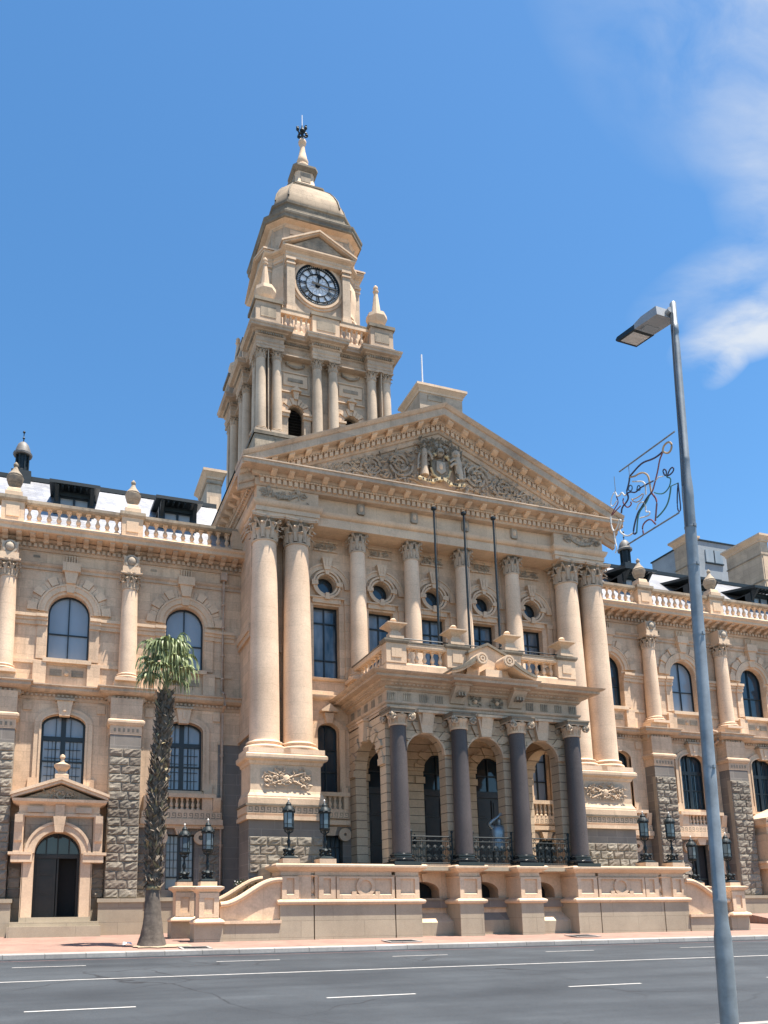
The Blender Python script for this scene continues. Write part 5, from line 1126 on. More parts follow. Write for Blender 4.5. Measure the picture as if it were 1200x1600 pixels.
# ------------------------------------------------------------------ things
def lantern(label, x, y, z, first=[None]):
    if first[0]:
        def dup(o, par):
            c = o.copy(); COL.objects.link(c); c.parent = par
            for ch in o.children: dup(ch, c)
            return c
        t = dup(first[0], None); t.location = (x, y, z); t['label'] = label; return t
    t = thing('lamp_standard', label, 'lamp', (x, y, z), 0, 'black lantern lamps on the stair pedestals'); first[0] = t
    b = MB('iron'); b.sqlathe(0, 0, [(.24, 0), (.24, .04), (.16, .09), (.1, .10)])
    for i in range(4):
        a = pi/4+i*pi/2; b.tube([(r*cos(a), r*sin(a), zz) for r, zz in ((.06, .12), (.17, .10), (.20, .16), (.14, .22), (.19, .28), (.12, .32))], .035, 6); b.blob((.17*cos(a), .17*sin(a), .30), (.06, .06, .05))
    b.lathe(0, 0, [(.08, .1), (.10, .2), (.13, .28), (.10, .33), (.05, .36)], 10); obj('base', b, t)
    b = MB('iron'); b.lathe(0, 0, [(.05, .34), (.035, .42), (.05, .47), (.07, .54), (.06, .60), (.035, .66), (.032, .78), (.05, .82), (.04, .86), (.05, .9)], 10)
    for i in range(6):
        a = i*pi/3; b.tube([(.04*cos(a), .04*sin(a), .84), (.14*cos(a), .14*sin(a), .90), (.15*cos(a), .15*sin(a), .97)], .015, 5)
    obj('stem', b, t)
    b = MB('iron'); b.lathe(0, 0, [(.09, .93), (.17, .96), (.19, .99), (.19, 1.03), (.165, 1.04)], 6, None, False)
    for i in range(6): a = i*pi/3; b.tube([(.165*cos(a), .165*sin(a), 1.02), (.175*cos(a), .175*sin(a), 1.54)], .014, 4)
    b.lathe(0, 0, [(.178, 1.14), (.178, 1.155)], 6, None, False); b.lathe(0, 0, [(.17, 1.52), (.22, 1.54), (.23, 1.58), (.20, 1.61)], 6, None, False); f = obj('lantern', b, t)
    g = MB('lanternglass'); g.lathe(0, 0, [(.155, 1.03), (.165, 1.53)], 6, None, False, 0, False); obj('glass', g, f)
    b = MB('iron'); b.lathe(0, 0, [(.215, 1.60), (.19, 1.66), (.13, 1.73), (.09, 1.76), (.10, 1.80), (.075, 1.84), (.05, 1.88)], 12); b.lathe(0, 0, [(.02, 1.86), (.02, 1.93), (.035, 1.96), (.005, 2.02)], 8, 'tubewhite')
    for i in range(6): a = i*pi/3; b.tube([(.2*cos(a), .2*sin(a), 1.58), (.23*cos(a), .23*sin(a), 1.74)], .009, 4)
    obj('cap', b, t); return t
lantern('black lantern on the terrace wall at its left end, just above the left stair', -7.79, -2.25, 2.52)
lantern('black lantern on the terrace wall beside the left barred blue basement window', -6.53, -2.25, 2.52)
lantern('black lantern on the front pedestal at the foot of the left stairs', -10.48, -2.26, 1.77)
lantern('black lantern on the rear pedestal at the foot of the left stairs', -10.86, -.02, 1.85)
lantern('black lantern second from the right end of the terrace wall', 6.53, -2.25, 2.52)
lantern('black lantern at the very right end of the terrace wall, above the right stair', 7.79, -2.25, 2.52)
lantern('black lantern on the right stairs, half hidden by the street lamp pole', 10.48, -2.26, 1.77)
lantern('black lantern on the rear pedestal of the right stairs, seen between two nearer lanterns', 10.86, -.02, 1.85)
for x, lb in ((-1.34, 'leftmost of three thin dark flagpoles above the balcony'), (0, 'middle of three thin dark flagpoles above the balcony'), (1.36, 'rightmost of three thin dark flagpoles above the balcony')):
    t = thing('flagpole', lb, 'flagpole', (x, -1.1, 9.22), 0, 'bare flagpoles on the balcony')
    b = MB('lead'); b.tube([(0, 0, 0), (0, 0, 7.35)], .055, 8, r1=.04); obj('pole', b, t)
    b = MB('lead'); b.lathe(0, 0, [(.05, 7.3), (.11, 7.34), (.11, 7.42), (.04, 7.46)], 10); b.tube([(.09, 0, 7.3), (.10, 0, 1.0)], .008, 4); obj('cap', b, t)
b = MB('joinery'); b.tube([(-3.4, -1.95, 10.66), (3.4, -1.95, 10.66)], .022, 6)
for x in (-3.3, -2.2, -1.5, -.8, .8, 1.5, 2.2, 3.3): b.tube([(x, -1.95, 10.5), (x, -1.95, 10.66)], .015, 5)
obj('handrail', b, HALL)
t = tag(obj('mast', (lambda q: (q.tube([(0, 0, 0), (0, 0, 2.1)], .045, 8), q.lathe(0, 0, [(.09, 0), (.09, .1), (.04, .12)], 8), q)[-1])(MB('whitepole')), None, (3.72, 9.2, 30.2)), 'thin white mast on the stone block behind the pediment', 'mast')

# statue of a waving man behind the middle railing
def skin_figure(name, joints, bones, mat, parent, lv=1):
    me = bpy.data.meshes.new(name); keys = list(joints); ix = {k: i for i, k in enumerate(keys)}
    me.from_pydata([joints[k][0] for k in keys], [(ix[a], ix[c]) for a, c in bones], [])
    me.materials.append(MATS[mat]); o = bpy.data.objects.new(name, me); COL.objects.link(o); o.parent = parent
    mod = o.modifiers.new('Skin', 'SKIN'); mod.use_smooth_shade = True
    sk = me.skin_vertices[0].data
    for k in keys: r = joints[k][1]; sk[ix[k]].radius = r if isinstance(r, tuple) else (r, r); sk[ix[k]].use_root = (k == keys[0])
    s2 = o.modifiers.new('Sub', 'SUBSURF'); s2.levels = lv; s2.render_levels = lv; return o
st = tag(thing('statue', '', ''), 'dark bronze statue of a man with one hand raised, behind the railing', 'statue'); st.location = (.72, -1.3, 2.34); st.rotation_euler = (0, 0, radians(-12))
J = {'pelvis': ((0, 0, .98), (.17, .12)), 'waist': ((0, 0, 1.14), (.165, .115)), 'chest': ((0, -.01, 1.38), (.20, .13)), 'neckb': ((0, 0, 1.54), .08), 'neck': ((0, -.01, 1.61), .06), 'head': ((0, -.03, 1.72), (.10, .115)), 'crown': ((0, -.02, 1.84), (.09, .10)),
     'shR': ((-.23, 0, 1.48), .10), 'elR': ((-.44, -.10, 1.60), .08), 'foR': ((-.28, -.16, 1.74), .065), 'wrR': ((-.10, -.20, 1.87), .045), 'haR': ((-.05, -.21, 1.92), (.05, .025)),
     'shL': ((.23, 0, 1.48), .10), 'elL': ((.33, -.02, 1.20), .08), 'wrL': ((.36, -.12, .98), .05), 'haL': ((.32, -.15, .91), (.045, .025)),
     'hipR': ((-.1, 0, .92), .115), 'knR': ((-.12, -.02, .52), .08), 'anR': ((-.13, .02, .1), .055), 'toR': ((-.14, -.16, .05), .045),
     'hipL': ((.1, 0, .92), .115), 'knL': ((.12, -.05, .52), .08), 'anL': ((.14, 0, .1), .055), 'toL': ((.15, -.18, .05), .045)}
B = [('pelvis', 'waist'), ('waist', 'chest'), ('chest', 'neckb'), ('neckb', 'neck'), ('neck', 'head'), ('head', 'crown'), ('chest', 'shR'), ('shR', 'elR'), ('elR', 'foR'), ('foR', 'wrR'), ('wrR', 'haR'), ('chest', 'shL'), ('shL', 'elL'), ('elL', 'wrL'), ('wrL', 'haL'), ('pelvis', 'hipR'), ('hipR', 'knR'), ('knR', 'anR'), ('anR', 'toR'), ('pelvis', 'hipL'), ('hipL', 'knL'), ('knL', 'anL'), ('anL', 'toL')]
for i, (dx, dz, l) in enumerate(((-.03, .02, .075), (-.01, .035, .09), (.012, .038, .095), (.033, .03, .085), (.055, -.01, .06))):   # fingers of the raised hand
    J['f%d' % i] = ((-.04+dx, -.215, 1.93+dz*.5), .011); J['g%d' % i] = ((-.02+dx*1.5+.03, -.22, 1.94+dz+l*.6), .010); B += [('haR', 'f%d' % i), ('f%d' % i, 'g%d' % i)]
for i in range(4): J['p%d' % i] = ((.29+.02*i, -.17, .87), .010); J['q%d' % i] = ((.30+.02*i, -.19, .81), .009); B += [('haL', 'p%d' % i), ('p%d' % i, 'q%d' % i)]
body = skin_figure('body', J, B, 'bronze', st)
b = MB('bronze'); b.lathe(0, 0, [(.36, .62), (.36, .95), (.31, 1.15), (.34, 1.36), (.29, 1.5), (.10, 1.6)], 16); 
b.v = [(x, y*.72, z) for x, y, z in b.v]; obj('jacket', b, st)
b = MB('paper'); b.box(.28, .50, -.24, -.215, .80, 1.02); obj('papers', b, st)
b = MB('blackstone'); b.box(-.35, .35, -.35, .35, -.02, .05); obj('plinth', b, st)

# street lamp
t = thing('street_lamp', 'tall grey stepped steel street lamp on the near pavement', 'street lamp', (-8.975, -21.2, -.74)); t.rotation_euler = (0, radians(1.95), 0)
b = MB('galvanised')
b.lathe(0, 0, [(0.0852, -.1), (0.0838, .7), (0.0824, 1.16), (0.0809, 1.20), (0.0653, 1.32), (0.0639, 1.52), (0.0660, 1.53), (0.0660, 1.56), (0.0625, 1.57), (0.0589, 4.9), (0.0582, 5.92), (0.0604, 5.93), (0.0604, 6.06), (0.0568, 6.12), (0.0483, 6.24), (0.0469, 6.40), (0.0490, 6.41), (0.0490, 6.45), (0.0469, 6.46), (0.0426, 7.9), (0.0412, 7.92), (0.0369, 8.0), (0.0362, 8.05), (0.0426, 8.06), (0.0426, 8.17), (0.0362, 8.18), (0.0355, 8.46), (0.0213, 8.48)], 22)
pole = obj('pole', b, t)
for z in (2.9, 4.35, 5.15, 5.6): q = MB('galvanised'); q.lathe(0, 0, [(.0625, z), (.0625, z+.02)], 20); q.box(-.015, .015, -.075, -.055, z-.005, z+.025); obj('band_clamp', q, pole)
b = MB('cable'); b.tube([(-.04, -.03, 8.3), (-.06, -.03, 7.9), (-.085, -.05, 7.3), (-.07, -.05, 6.8), (-.06, -.04, 6.45), (-.07, -.03, 6.2), (-.072, -.02, 5.6)], .008, 5); b.tube([(-.045, .0, 8.28), (-.055, 0, 7.6), (-.06, 0, 6.6), (-.07, 0, 6.1)], .007, 5); obj('cable', b, t)
lt = MB('lamphousing')
def tilt(y, z): return (y, 8.33+.22*y+z)
lt.prismx([tilt(.04, -.045), tilt(.05, .07), tilt(.30, .07), tilt(.44, .03), tilt(.44, -.035)], -.205, .085); lt.prismx([tilt(.05, .06), tilt(.1, .10), tilt(.15, .10), tilt(.18, .06)], -.16, -.05, 'lead')
lt.box(-.15, .03, .27, .38, 8.345, 8.36, 'lamphousing'); lt.tube([(-.05, -.01, 8.36), (-.05, .1, 8.36)], .035, 8)
lum = obj('lamp_head', lt, t)
q = MB('lead'); q.prismx([tilt(.42, -.04), tilt(.42, .025), tilt(.72, .02), tilt(.75, -.01), tilt(.73, -.04)], -.21, .09); obj('panel', q, lum)
q = MB('lampglass'); q.prismx([tilt(.46, -.046), tilt(.46, -.03), tilt(.69, -.03), tilt(.69, -.046)], -.18, .06); obj('lens', q, lum)
# rope light figure on the pole (in the plane x = -8.72, over the road)
mt = thing('light_figure', 'rope light outline figure with long cap hung beside the street lamp pole', 'festive light', (-8.74, -21.05, 5.6))
LINES = [('bar', 'galvanised', .012, [(-21.08, 6.12), (-20.13, 6.15)]), ('bar', 'galvanised', .012, [(-21.02, 5.14), (-20.16, 5.15)]), ('bar', 'galvanised', .005, [(-20.30, 6.14), (-20.30, 5.99)]), ('bar', 'galvanised', .005, [(-20.03, 6.14), (-20.03, 5.9)]),
 ('outline', 'tubenavy', .013, [(-20.87, 5.99), (-20.8, 5.98), (-20.7, 5.99), (-20.55, 6.04), (-20.45, 6.03), (-20.38, 6.01), (-20.3, 5.99), (-20.29, 5.94), (-20.26, 5.88), (-20.22, 5.82), (-20.25, 5.75), (-20.23, 5.7), (-20.12, 5.67), (-20.1, 5.6)]),
 ('pompom', 'tubegold', .014, [(-20.87, 5.99), (-20.89, 6.05), (-20.97, 6.06), (-21.02, 6.0), (-21.0, 5.93), (-20.94, 5.92), (-20.87, 5.99)]),
 ('outline', 'tubered', .011, [(-20.87, 5.98), (-20.81, 5.92), (-20.77, 5.81), (-20.71, 5.7), (-20.66, 5.61), (-20.63, 5.59)]),
 ('brim', 'tubegold', .013, [(-20.3, 5.98), (-20.39, 5.94), (-20.46, 5.94), (-20.54, 5.91), (-20.61, 5.83), (-20.62, 5.72), (-20.63, 5.6)]),
 ('brim', 'tubewhite', .011, [(-20.34, 5.9), (-20.43, 5.85), (-20.51, 5.81), (-20.55, 5.74), (-20.54, 5.62)]),
 ('outline', 'tubenavy', .011, [(-20.22, 5.8), (-20.29, 5.79), (-20.37, 5.73), (-20.45, 5.75), (-20.54, 5.74), (-20.68, 5.72)]),
 ('eye', 'tubeblue', .009, [(-20.26, 5.85), (-20.29, 5.88), (-20.33, 5.85), (-20.32, 5.79), (-20.27, 5.81), (-20.26, 5.85)]), ('eye', 'tubeblue', .009, [(-20.4, 5.75), (-20.42, 5.8), (-20.46, 5.78), (-20.46, 5.72), (-20.41, 5.74), (-20.4, 5.75)]),
 ('mouth', 'tubegold', .008, [(-20.3, 5.69), (-20.32, 5.64), (-20.4, 5.59), (-20.48, 5.6), (-20.51, 5.66), (-20.42, 5.65), (-20.32, 5.67)]), ('outline', 'tubered', .010, [(-20.16, 5.77), (-20.14, 5.73), (-20.19, 5.64), (-20.23, 5.61), (-20.29, 5.62), (-20.28, 5.66)]),
 ('outline', 'tubewhite', .011, [(-20.02, 5.94), (-20.05, 5.85), (-20.11, 5.84), (-20.14, 5.87), (-20.18, 5.79), (-20.22, 5.79)]), ('outline', 'tubered', .009, [(-20.04, 5.86), (-20.07, 5.76), (-19.99, 5.72), (-19.9, 5.65), (-20.0, 5.68), (-20.1, 5.70)]), ('outline', 'tubewhite', .008, [(-20.0, 5.93), (-19.94, 5.88), (-19.92, 5.8), (-19.96, 5.76), (-20.04, 5.8)]),
 ('arm', 'tubewhite', .012, [(-19.9, 5.65), (-19.9, 5.51), (-19.94, 5.42), (-20.01, 5.46), (-20.06, 5.55), (-20.09, 5.48), (-20.03, 5.43), (-20.06, 5.35), (-20.17, 5.25), (-20.28, 5.25)]), ('leg', 'tubewhite', .010, [(-19.94, 5.42), (-19.94, 5.31), (-19.97, 5.19), (-19.93, 5.14)]),
 ('body_line', 'tubenavy', .013, [(-20.63, 5.59), (-20.55, 5.57), (-20.46, 5.5), (-20.37, 5.46), (-20.27, 5.27), (-20.29, 5.22), (-20.33, 5.23)]), ('body_line', 'tubegreen', .011, [(-20.33, 5.22), (-20.37, 5.40), (-20.42, 5.47), (-20.53, 5.51), (-20.59, 5.57)]),
 ('pipe', 'tubewhite', .010, [(-20.36, 5.51), (-20.41, 5.57), (-20.48, 5.56), (-20.52, 5.5), (-20.51, 5.4), (-20.57, 5.39), (-20.58, 5.33), (-20.41, 5.38)]), ('boot', 'tubered', .011, [(-20.44, 5.15), (-20.43, 5.28), (-20.57, 5.3), (-20.65, 5.18)]), ('body_line', 'tubered', .012, [(-20.64, 5.58), (-20.71, 5.46), (-20.68, 5.34), (-20.65, 5.22)]),
 ('body_line', 'tubegreen', .009, [(-20.68, 5.57), (-20.74, 5.52), (-20.82, 5.48), (-20.9, 5.5), (-20.94, 5.55), (-20.95, 5.61), (-20.9, 5.64), (-20.89, 5.67)]), ('ear', 'tubenavy', .010, [(-20.86, 5.7), (-20.84, 5.76), (-20.87, 5.77), (-20.9, 5.72), (-20.88, 5.67), (-20.86, 5.7)]), ('ear', 'tubenavy', .010, [(-20.9, 5.66), (-20.95, 5.72), (-21.0, 5.72), (-21.01, 5.67), (-20.95, 5.65), (-20.9, 5.66)]),
 ('outline', 'tubewhite', .008, [(-20.71, 5.7), (-20.77, 5.72), (-20.84, 5.69)]), ('back', 'tubegreen', .011, [(-20.94, 5.51), (-20.91, 5.41), (-20.86, 5.32), (-20.77, 5.27), (-20.68, 5.25)]), ('cord_loop', 'tubenavy', .009, [(-21.05, 5.49), (-21.02, 5.37), (-21.0, 5.2), (-21.02, 5.15), (-21.05, 5.16), (-21.05, 5.35), (-21.05, 5.49)]), ('cord_loop', 'tubegreen', .007, [(-20.94, 5.51), (-21.05, 5.49)])]
def smooth(p):
    if len(p) < 4: return p
    for _ in range(2):
        q = [p[0]]
        for a, c in zip(p[:-1], p[1:]): q += [(a[0]*.75+c[0]*.25, a[1]*.75+c[1]*.25), (a[0]*.25+c[0]*.75, a[1]*.25+c[1]*.75)]
        p = q+[p[-1]]
    return p
for nm, m, r, pts in LINES:
    b = MB(m); b.tube([(0, y+21.05, z-5.6) for y, z in smooth(pts)], r*.85, 6); obj(nm, b, mt)

# palm
t = thing('palm_tree', 'short-crowned fan palm with a shaggy dark trunk on the pavement', 'palm tree', (-12.42, -4.2, -.10))
R = random.Random(5)
def axis(z): return (.02+.20*(max(z,0)/7.6)**1.2-.06*sin(z*.5), 0)
def rad(z):
    K = ((-.2, .46), (.0, .41), (.3, .32), (.8, .25), (1.55, .19), (1.62, .21), (2.4, .235), (4.2, .25), (5.6, .23), (6.8, .195), (7.3, .15), (8., .1))
    for (z0, r0), (z1, r1) in zip(K[:-1], K[1:]):
        if z <= z1: return r0+(r1-r0)*(z-z0)/(z1-z0)
    return .1
b = MB('palmbase')
def trunk(z0, z1, dz, m, sc_=1., n=20):
    zs = []; z = z0
    while z < z1+1e-6: zs.append(z); z += dz
    vs = []
    for z in zs:
        ax = axis(z)
        for i in range(n): a = 2*pi*i/n; r = rad(z)*sc_*(1+.05*sin(5*a+z*3)+R.uniform(-.025, .025)); vs.append((ax[0]+r*cos(a), ax[1]+r*sin(a), z))
    b.add(vs, [(j*n+i, j*n+(i+1) % n, (j+1)*n+(i+1) % n, (j+1)*n+i) for j in range(len(zs)-1) for i in range(n)], m, True)
trunk(-.1, 1.62, .06, 'palmbase'); trunk(1.6, 7.5, .1, 'palmtrunk', .86)
z = 1.66; k = 0
while z < 7.4:                                # ragged old leaf bases
    n = 14
    for i in range(n):
        a = 2*pi*(i+.5*(k % 2))/n+R.uniform(-.25, .25); ax = axis(z); r = rad(z)*.84; l = R.uniform(.10, .30); w = R.uniform(.02, .055); out = R.uniform(.015, .12)+(.05 if z > 6.5 else 0)*R.random()
        d = Vector((cos(a), sin(a), 0)); q = Vector((-sin(a), cos(a), 0)); o = Vector((ax[0], ax[1], z+R.uniform(-.08, .08))); sk = R.uniform(-.09, .09); l *= 1 if R.random() < .8 else -.8
        P = [o+d*r-q*w, o+d*r+q*w, o+d*(r+out*.6)+q*(w*.8+sk)+Vector((0, 0, l*.6)), o+d*(r+out*.6)+q*(-w*.8+sk)+Vector((0, 0, l*.6)), o+d*(r+out+.03)+q*sk*1.8+Vector((0, 0, l)), o+d*(r+.05+out*.5)+Vector((0, 0, l*.35))]
        b.add([tuple(p) for p in P], [(0, 1, 5), (1, 2, 5), (2, 4, 5), (4, 3, 5), (3, 0, 5)], 'palmtrunk' if R.random() < .86 else 'palmdry')
    z += .10; k += 1
b.lathe(axis(1.6)[0], 0, [(.20, 1.56), (.225, 1.60), (.225, 1.64), (.20, 1.67)], 16, 'palmdry')
obj('trunk', b, t)
c = MB('palmleaf')
def fan(a, el, pl, L, m, droop):
    ax = axis(7.5); o = Vector((ax[0], ax[1], 7.35)); d = Vector((cos(a), sin(a), 0)); q = Vector((-sin(a), cos(a), 0)); up = Vector((0, 0, 1))
    pts = []; p = o.copy(); e = el
    for i in range(7): pts.append(tuple(p)); p = p+(d*cos(e)+up*sin(e))*pl/6; e -= droop*.22
    c.tube(pts, .022, 4, m, r1=.011); hub = Vector(pts[-1]); dirv = (d*cos(e)+up*sin(e)); nrm = (up*cos(e)-d*sin(e))
    n = 24
    for i in range(n):
        th = (i/(n-1)-.5)*3.5; l = L*(.66+.34*cos(th*.55))*R.uniform(.8, 1.2); sd = dirv*cos(th)+q*sin(th); w = .034
        sp = hub.copy(); v = sd.copy(); vs = []; g = R.uniform(.8, 1.25)
        for j in range(8):
            ww = w*(1.0, 1.6, 1.5, 1.1, .7, .42, .22, .05)[j]; side = v.cross(nrm)
            if side.length < .01: side = q
            side.normalize(); up2 = nrm*(.02 if i % 2 else -.02)
            vs += [tuple(sp-side*ww+up2), tuple(sp+side*ww-up2)]
            sp = sp+v*l/7; v = (v+Vector((R.uniform(-.06, .06), R.uniform(-.06, .06), -1))*(.16+.26*j)*g).normalized()
        c.add(vs, [(2*j, 2*j+1, 2*j+3, 2*j+2) for j in range(7)], m)
        if R.random() < .5:                      # hanging threads
            s0 = Vector(vs[-1]); c.add([tuple(s0), tuple(s0+q*.012), tuple(s0+Vector((R.uniform(-.04, .04), R.uniform(-.04, .04), -R.uniform(.15, .5))))], [(0, 1, 2)], 'palmdry' if R.random() < .4 else m)
for i in range(18):
    q_ = i/17; a = i*2.39996+R.uniform(-.3, .3)
    fan(a, 1.57-.22*q_, (1.60-.85*q_)*R.uniform(.85, 1.15), R.uniform(.62, .88), 'palmleaf', .25+.45*q_)
obj('crown', c, t)
b = MB('soil'); n = 22; vs = [(0, 0, .045)]
for i in range(n): a = 2*pi*i/n; r = R.uniform(.5, .8); vs.append((r*1.3*cos(a)+.25, r*.75*sin(a)-.02, .013+.053*r*.75*sin(a)))
b.add(vs, [(0, 1+i, 1+(i+1) % n) for i in range(n)]); o = obj('soil_patch', b, None, (-12.42, -4.25, -.10)); o['kind'] = 'structure'
# potted shrub on the stair landing
t = thing('flowering_shrub', 'low dark shrub with white blossoms behind the left stair parapet', 'shrub', (-8.75, -.2, 1.38)); R = random.Random(3)
b = MB('shrubleaf')
for i in range(420):
    a = R.uniform(0, 2*pi); h = R.uniform(.02, .52); r = .42*sqrt(R.random())*(1.05-abs(h-.25)); p = Vector((r*cos(a), r*sin(a)*.7, h)); d = Vector((R.uniform(-1, 1), R.uniform(-1, 1), R.uniform(-.3, 1))).normalized(); s_ = d.cross(Vector((R.uniform(-1, 1), R.uniform(-1, 1), R.uniform(-1, 1)))).normalized(); l = R.uniform(.06, .11)
    b.add([tuple(p), tuple(p+d*l*.5+s_*l*.3), tuple(p+d*l), tuple(p+d*l*.5-s_*l*.3)], [(0, 1, 2, 3)])
obj('foliage', b, t); b = MB('paper')
for i in range(26): a = R.uniform(0, 2*pi); r = R.uniform(.15, .4); b.blob((r*cos(a), r*sin(a)*.7, R.uniform(.3, .5)), .022, None, 5, 3)
obj('blossom', b, t)
b = MB('plinthstone'); b.lathe(0, 0, [(.22, -.5), (.3, -.1), (.36, .0), (.34, .05), (.2, .06)], 14); obj('planter', b, t)
# drain covers, scrap of paper, building behind
def gz(y): return .053*(y+2.5)
for x, y, w, lb in ((-11.35, -5.2, .34, 'dark drain cover in the pavement nearest the palm'), (-4.9, -4.6, .45, 'dark drain cover in the pavement before the left terrace wall'), (1.95, -4.2, .4, 'dark drain cover in the pavement before the right terrace wall')):
    t = thing('drain_cover', lb, 'drain cover', (x, y, gz(y)+.012), 0, 'drain covers in the pavement'); t.rotation_euler = (math.atan(.053), 0, 0)
    b = MB('kerbstone'); 
    b.box(-w-.08, w+.08, -.36, -.28, -.02, .006); b.box(-w-.08, w+.08, .28, .36, -.02, .006); b.box(-w-.08, -w, -.28, .28, -.02, .006); b.box(w, w+.08, -.28, .28, -.02, .006); obj('rim', b, t)
    b = MB('lead'); b.box(-w, w, -.28, .28, -.03, -.004)
    for i in range(7): b.box(-w+.03, w-.03, -.25+i*.08, -.21+i*.08, -.01, .003)
    obj('grating', b, t)
b = MB('paper'); b.add([(-.13, -.06, .02), (.0, -.08, .07), (.13, -.05, .02), (.12, .07, .05), (-.01, .08, .09), (-.14, .06, .03), (-.12, .0, .1), (.1, .01, .09)], [(0, 1, 7, 6), (1, 2, 3, 7), (7, 3, 4, 6), (6, 4, 5), (0, 6, 5)]); tag(obj('paper_scrap', b, None, (-13.05, -3.95, gz(-3.95))), 'crumpled white paper scrap lying left of the palm', 'litter')
t = thing('grey_building', 'plain pale grey modern building rising behind the right-hand wing', 'building', (45.4, 32, 0))
b = MB('palebuilding'); b.box(-7.2, 14, -7, -1.8, -.5, 33.3); b.box(5.0, 14, -7.25, -2, -.5, 34.4); obj('wall', b, t)
b = MB('lead'); b.box(-7.3, 14.1, -7.1, -1.7, 33.3, 33.42); b.box(4.9, 14.1, -7.35, -1.9, 34.4, 34.52); obj('roof_edge', b, t)
for x in (-6.0, -2.6, .8): b = MB('paleglass'); b.box(x, x+1.9, -7.09, -6.9, 31.3, 32.5); b.box(x-.06, x+1.96, -7.14, -6.9, 31.2, 31.3, 'lead'); b.box(x+.92, x+.98, -7.13, -6.9, 31.3, 32.5, 'lead'); obj('window', b, t)

# ------------------------------------------------------------------ ground
XL, XR = -700, 700
def strip(name, rows, m):                      # rows: (y, z)
    b = MB(m)
    for (y0, z0), (y1, z1) in zip(rows[:-1], rows[1:]):
        xs = [XL, -60, -30, 0, 30, 60, XR]
        for a, c in zip(xs[:-1], xs[1:]): b.add([(a, y0, z0), (c, y0, z0), (c, y1, z1), (a, y1, z1)], [(0, 1, 2, 3)])
    return struct(name, b)
KY = -5.75; KZ = gz(KY)
def rz(y): return KZ-.13+.036*(y-KY)
NY = -19.5
strip('ground', [(-800, rz(NY)-.45), (-30, rz(NY)-.35), (NY+.1, rz(NY)-.3), (KY-.1, KZ-.5), (0, -.5), (900, -.5)], 'plaza')
strip('road', [(NY, rz(NY)), (KY-.30, rz(KY-.30))], 'asphalt'); 
b = MB('kerbstone')
for x0, x1 in ((-120, 120),):
    b.prismx([(KY-.30, rz(KY-.3)-.2), (KY-.30, rz(KY-.3)+.012), (KY-.012, rz(KY)+.012), (KY-.012, rz(KY)-.2)], x0, x1, 'asphalt')
    b.prismx([(KY, KZ-.3), (KY+.0, KZ-.02), (KY+.02, KZ+.004), (KY+.17, gz(KY+.17)+.006), (KY+.17, KZ-.3)], x0, x1)
    b.prismx([(NY, rz(NY)-.2), (NY, rz(NY)+.13), (NY-.02, rz(NY)+.15), (NY-.18, rz(NY)+.15), (NY-.18, rz(NY)-.2)], x0, x1)
struct('kerb', b)
strip('pavement', [(KY+.15, gz(KY+.15)), (16, gz(4.0)+.1)], 'pavers'); PZ = rz(NY)+.145
strip('pavement', [(-34, PZ-.10), (NY-.15, PZ)], 'plaza')
b = MB('paint')
def line(x0, x1, y, w): b.add([(x0, y-w/2, rz(y-w/2)+.004), (x1, y-w/2, rz(y-w/2)+.004), (x1, y+w/2, rz(y+w/2)+.004), (x0, y+w/2, rz(y+w/2)+.004)], [(0, 1, 2, 3)])
y1 = -7.85; y2 = -10.75; y3 = -14.75
line(-120, 120, y2, .085)
x = -15.95-4.65*20
for i in range(60): line(x, x+1.6, y1, .07); x += 4.65
x = -15.54-4.67*20
for i in range(60): line(x, x+1.6, y3, .075); x += 4.67
o = struct('road_marking', b)
b = MB('redline'); line(-120, 120, KY-.52, .07); struct('road_marking', b)
b = MB('pavers'); b.add([(16.5, 1.2, gz(1.2)+.02), (30, 1.2, gz(1.2)+.02), (30, 3.4, .62), (16.5, 3.4, .62)], [(0, 1, 2, 3)]); b.box(16.5, 30, 3.38, 3.7, -.3, .62); b.add([(16.5, 1.2, 0), (16.5, 3.4, 0), (16.5, 3.4, .62), (16.5, 1.2, gz(1.2)+.02)], [(0, 1, 2, 3)]); struct('ramp', b)

# ------------------------------------------------------------------ light, sky, camera
SUN_EL, SUN_AZ = 72.5, 45.                     # azimuth measured from the facade's outward normal (-Y) towards +X
sd = Vector((sin(radians(SUN_AZ))*cos(radians(SUN_EL)), -cos(radians(SUN_AZ))*cos(radians(SUN_EL)), sin(radians(SUN_EL))))
l = bpy.data.lights.new('sun', 'SUN'); l.energy = 5.0; l.angle = radians(.53); l.color = (1., .93, .83)
so = bpy.data.objects.new('sun', l); COL.objects.link(so); so.rotation_euler = sd.to_track_quat('Z', 'Y').to_euler(); so.location = (0, -30, 80)
w = bpy.data.worlds.new('World'); sc.world = w; w.use_nodes = True; nt = w.node_tree; nt.nodes.clear(); L = nt.links.new
out = nt.nodes.new('ShaderNodeOutputWorld'); bg = nt.nodes.new('ShaderNodeBackground'); L(bg.outputs[0], out.inputs[0]); bg.inputs[1].default_value = .10
sky = nt.nodes.new('ShaderNodeTexSky'); sky.sky_type = 'NISHITA'; sky.sun_disc = False; sky.sun_elevation = radians(SUN_EL); sky.sun_rotation = math.atan2(sd.x, sd.y)
sky.altitude = 0; sky.air_density = 1.0; sky.dust_density = .35; sky.ozone_density = 3.5
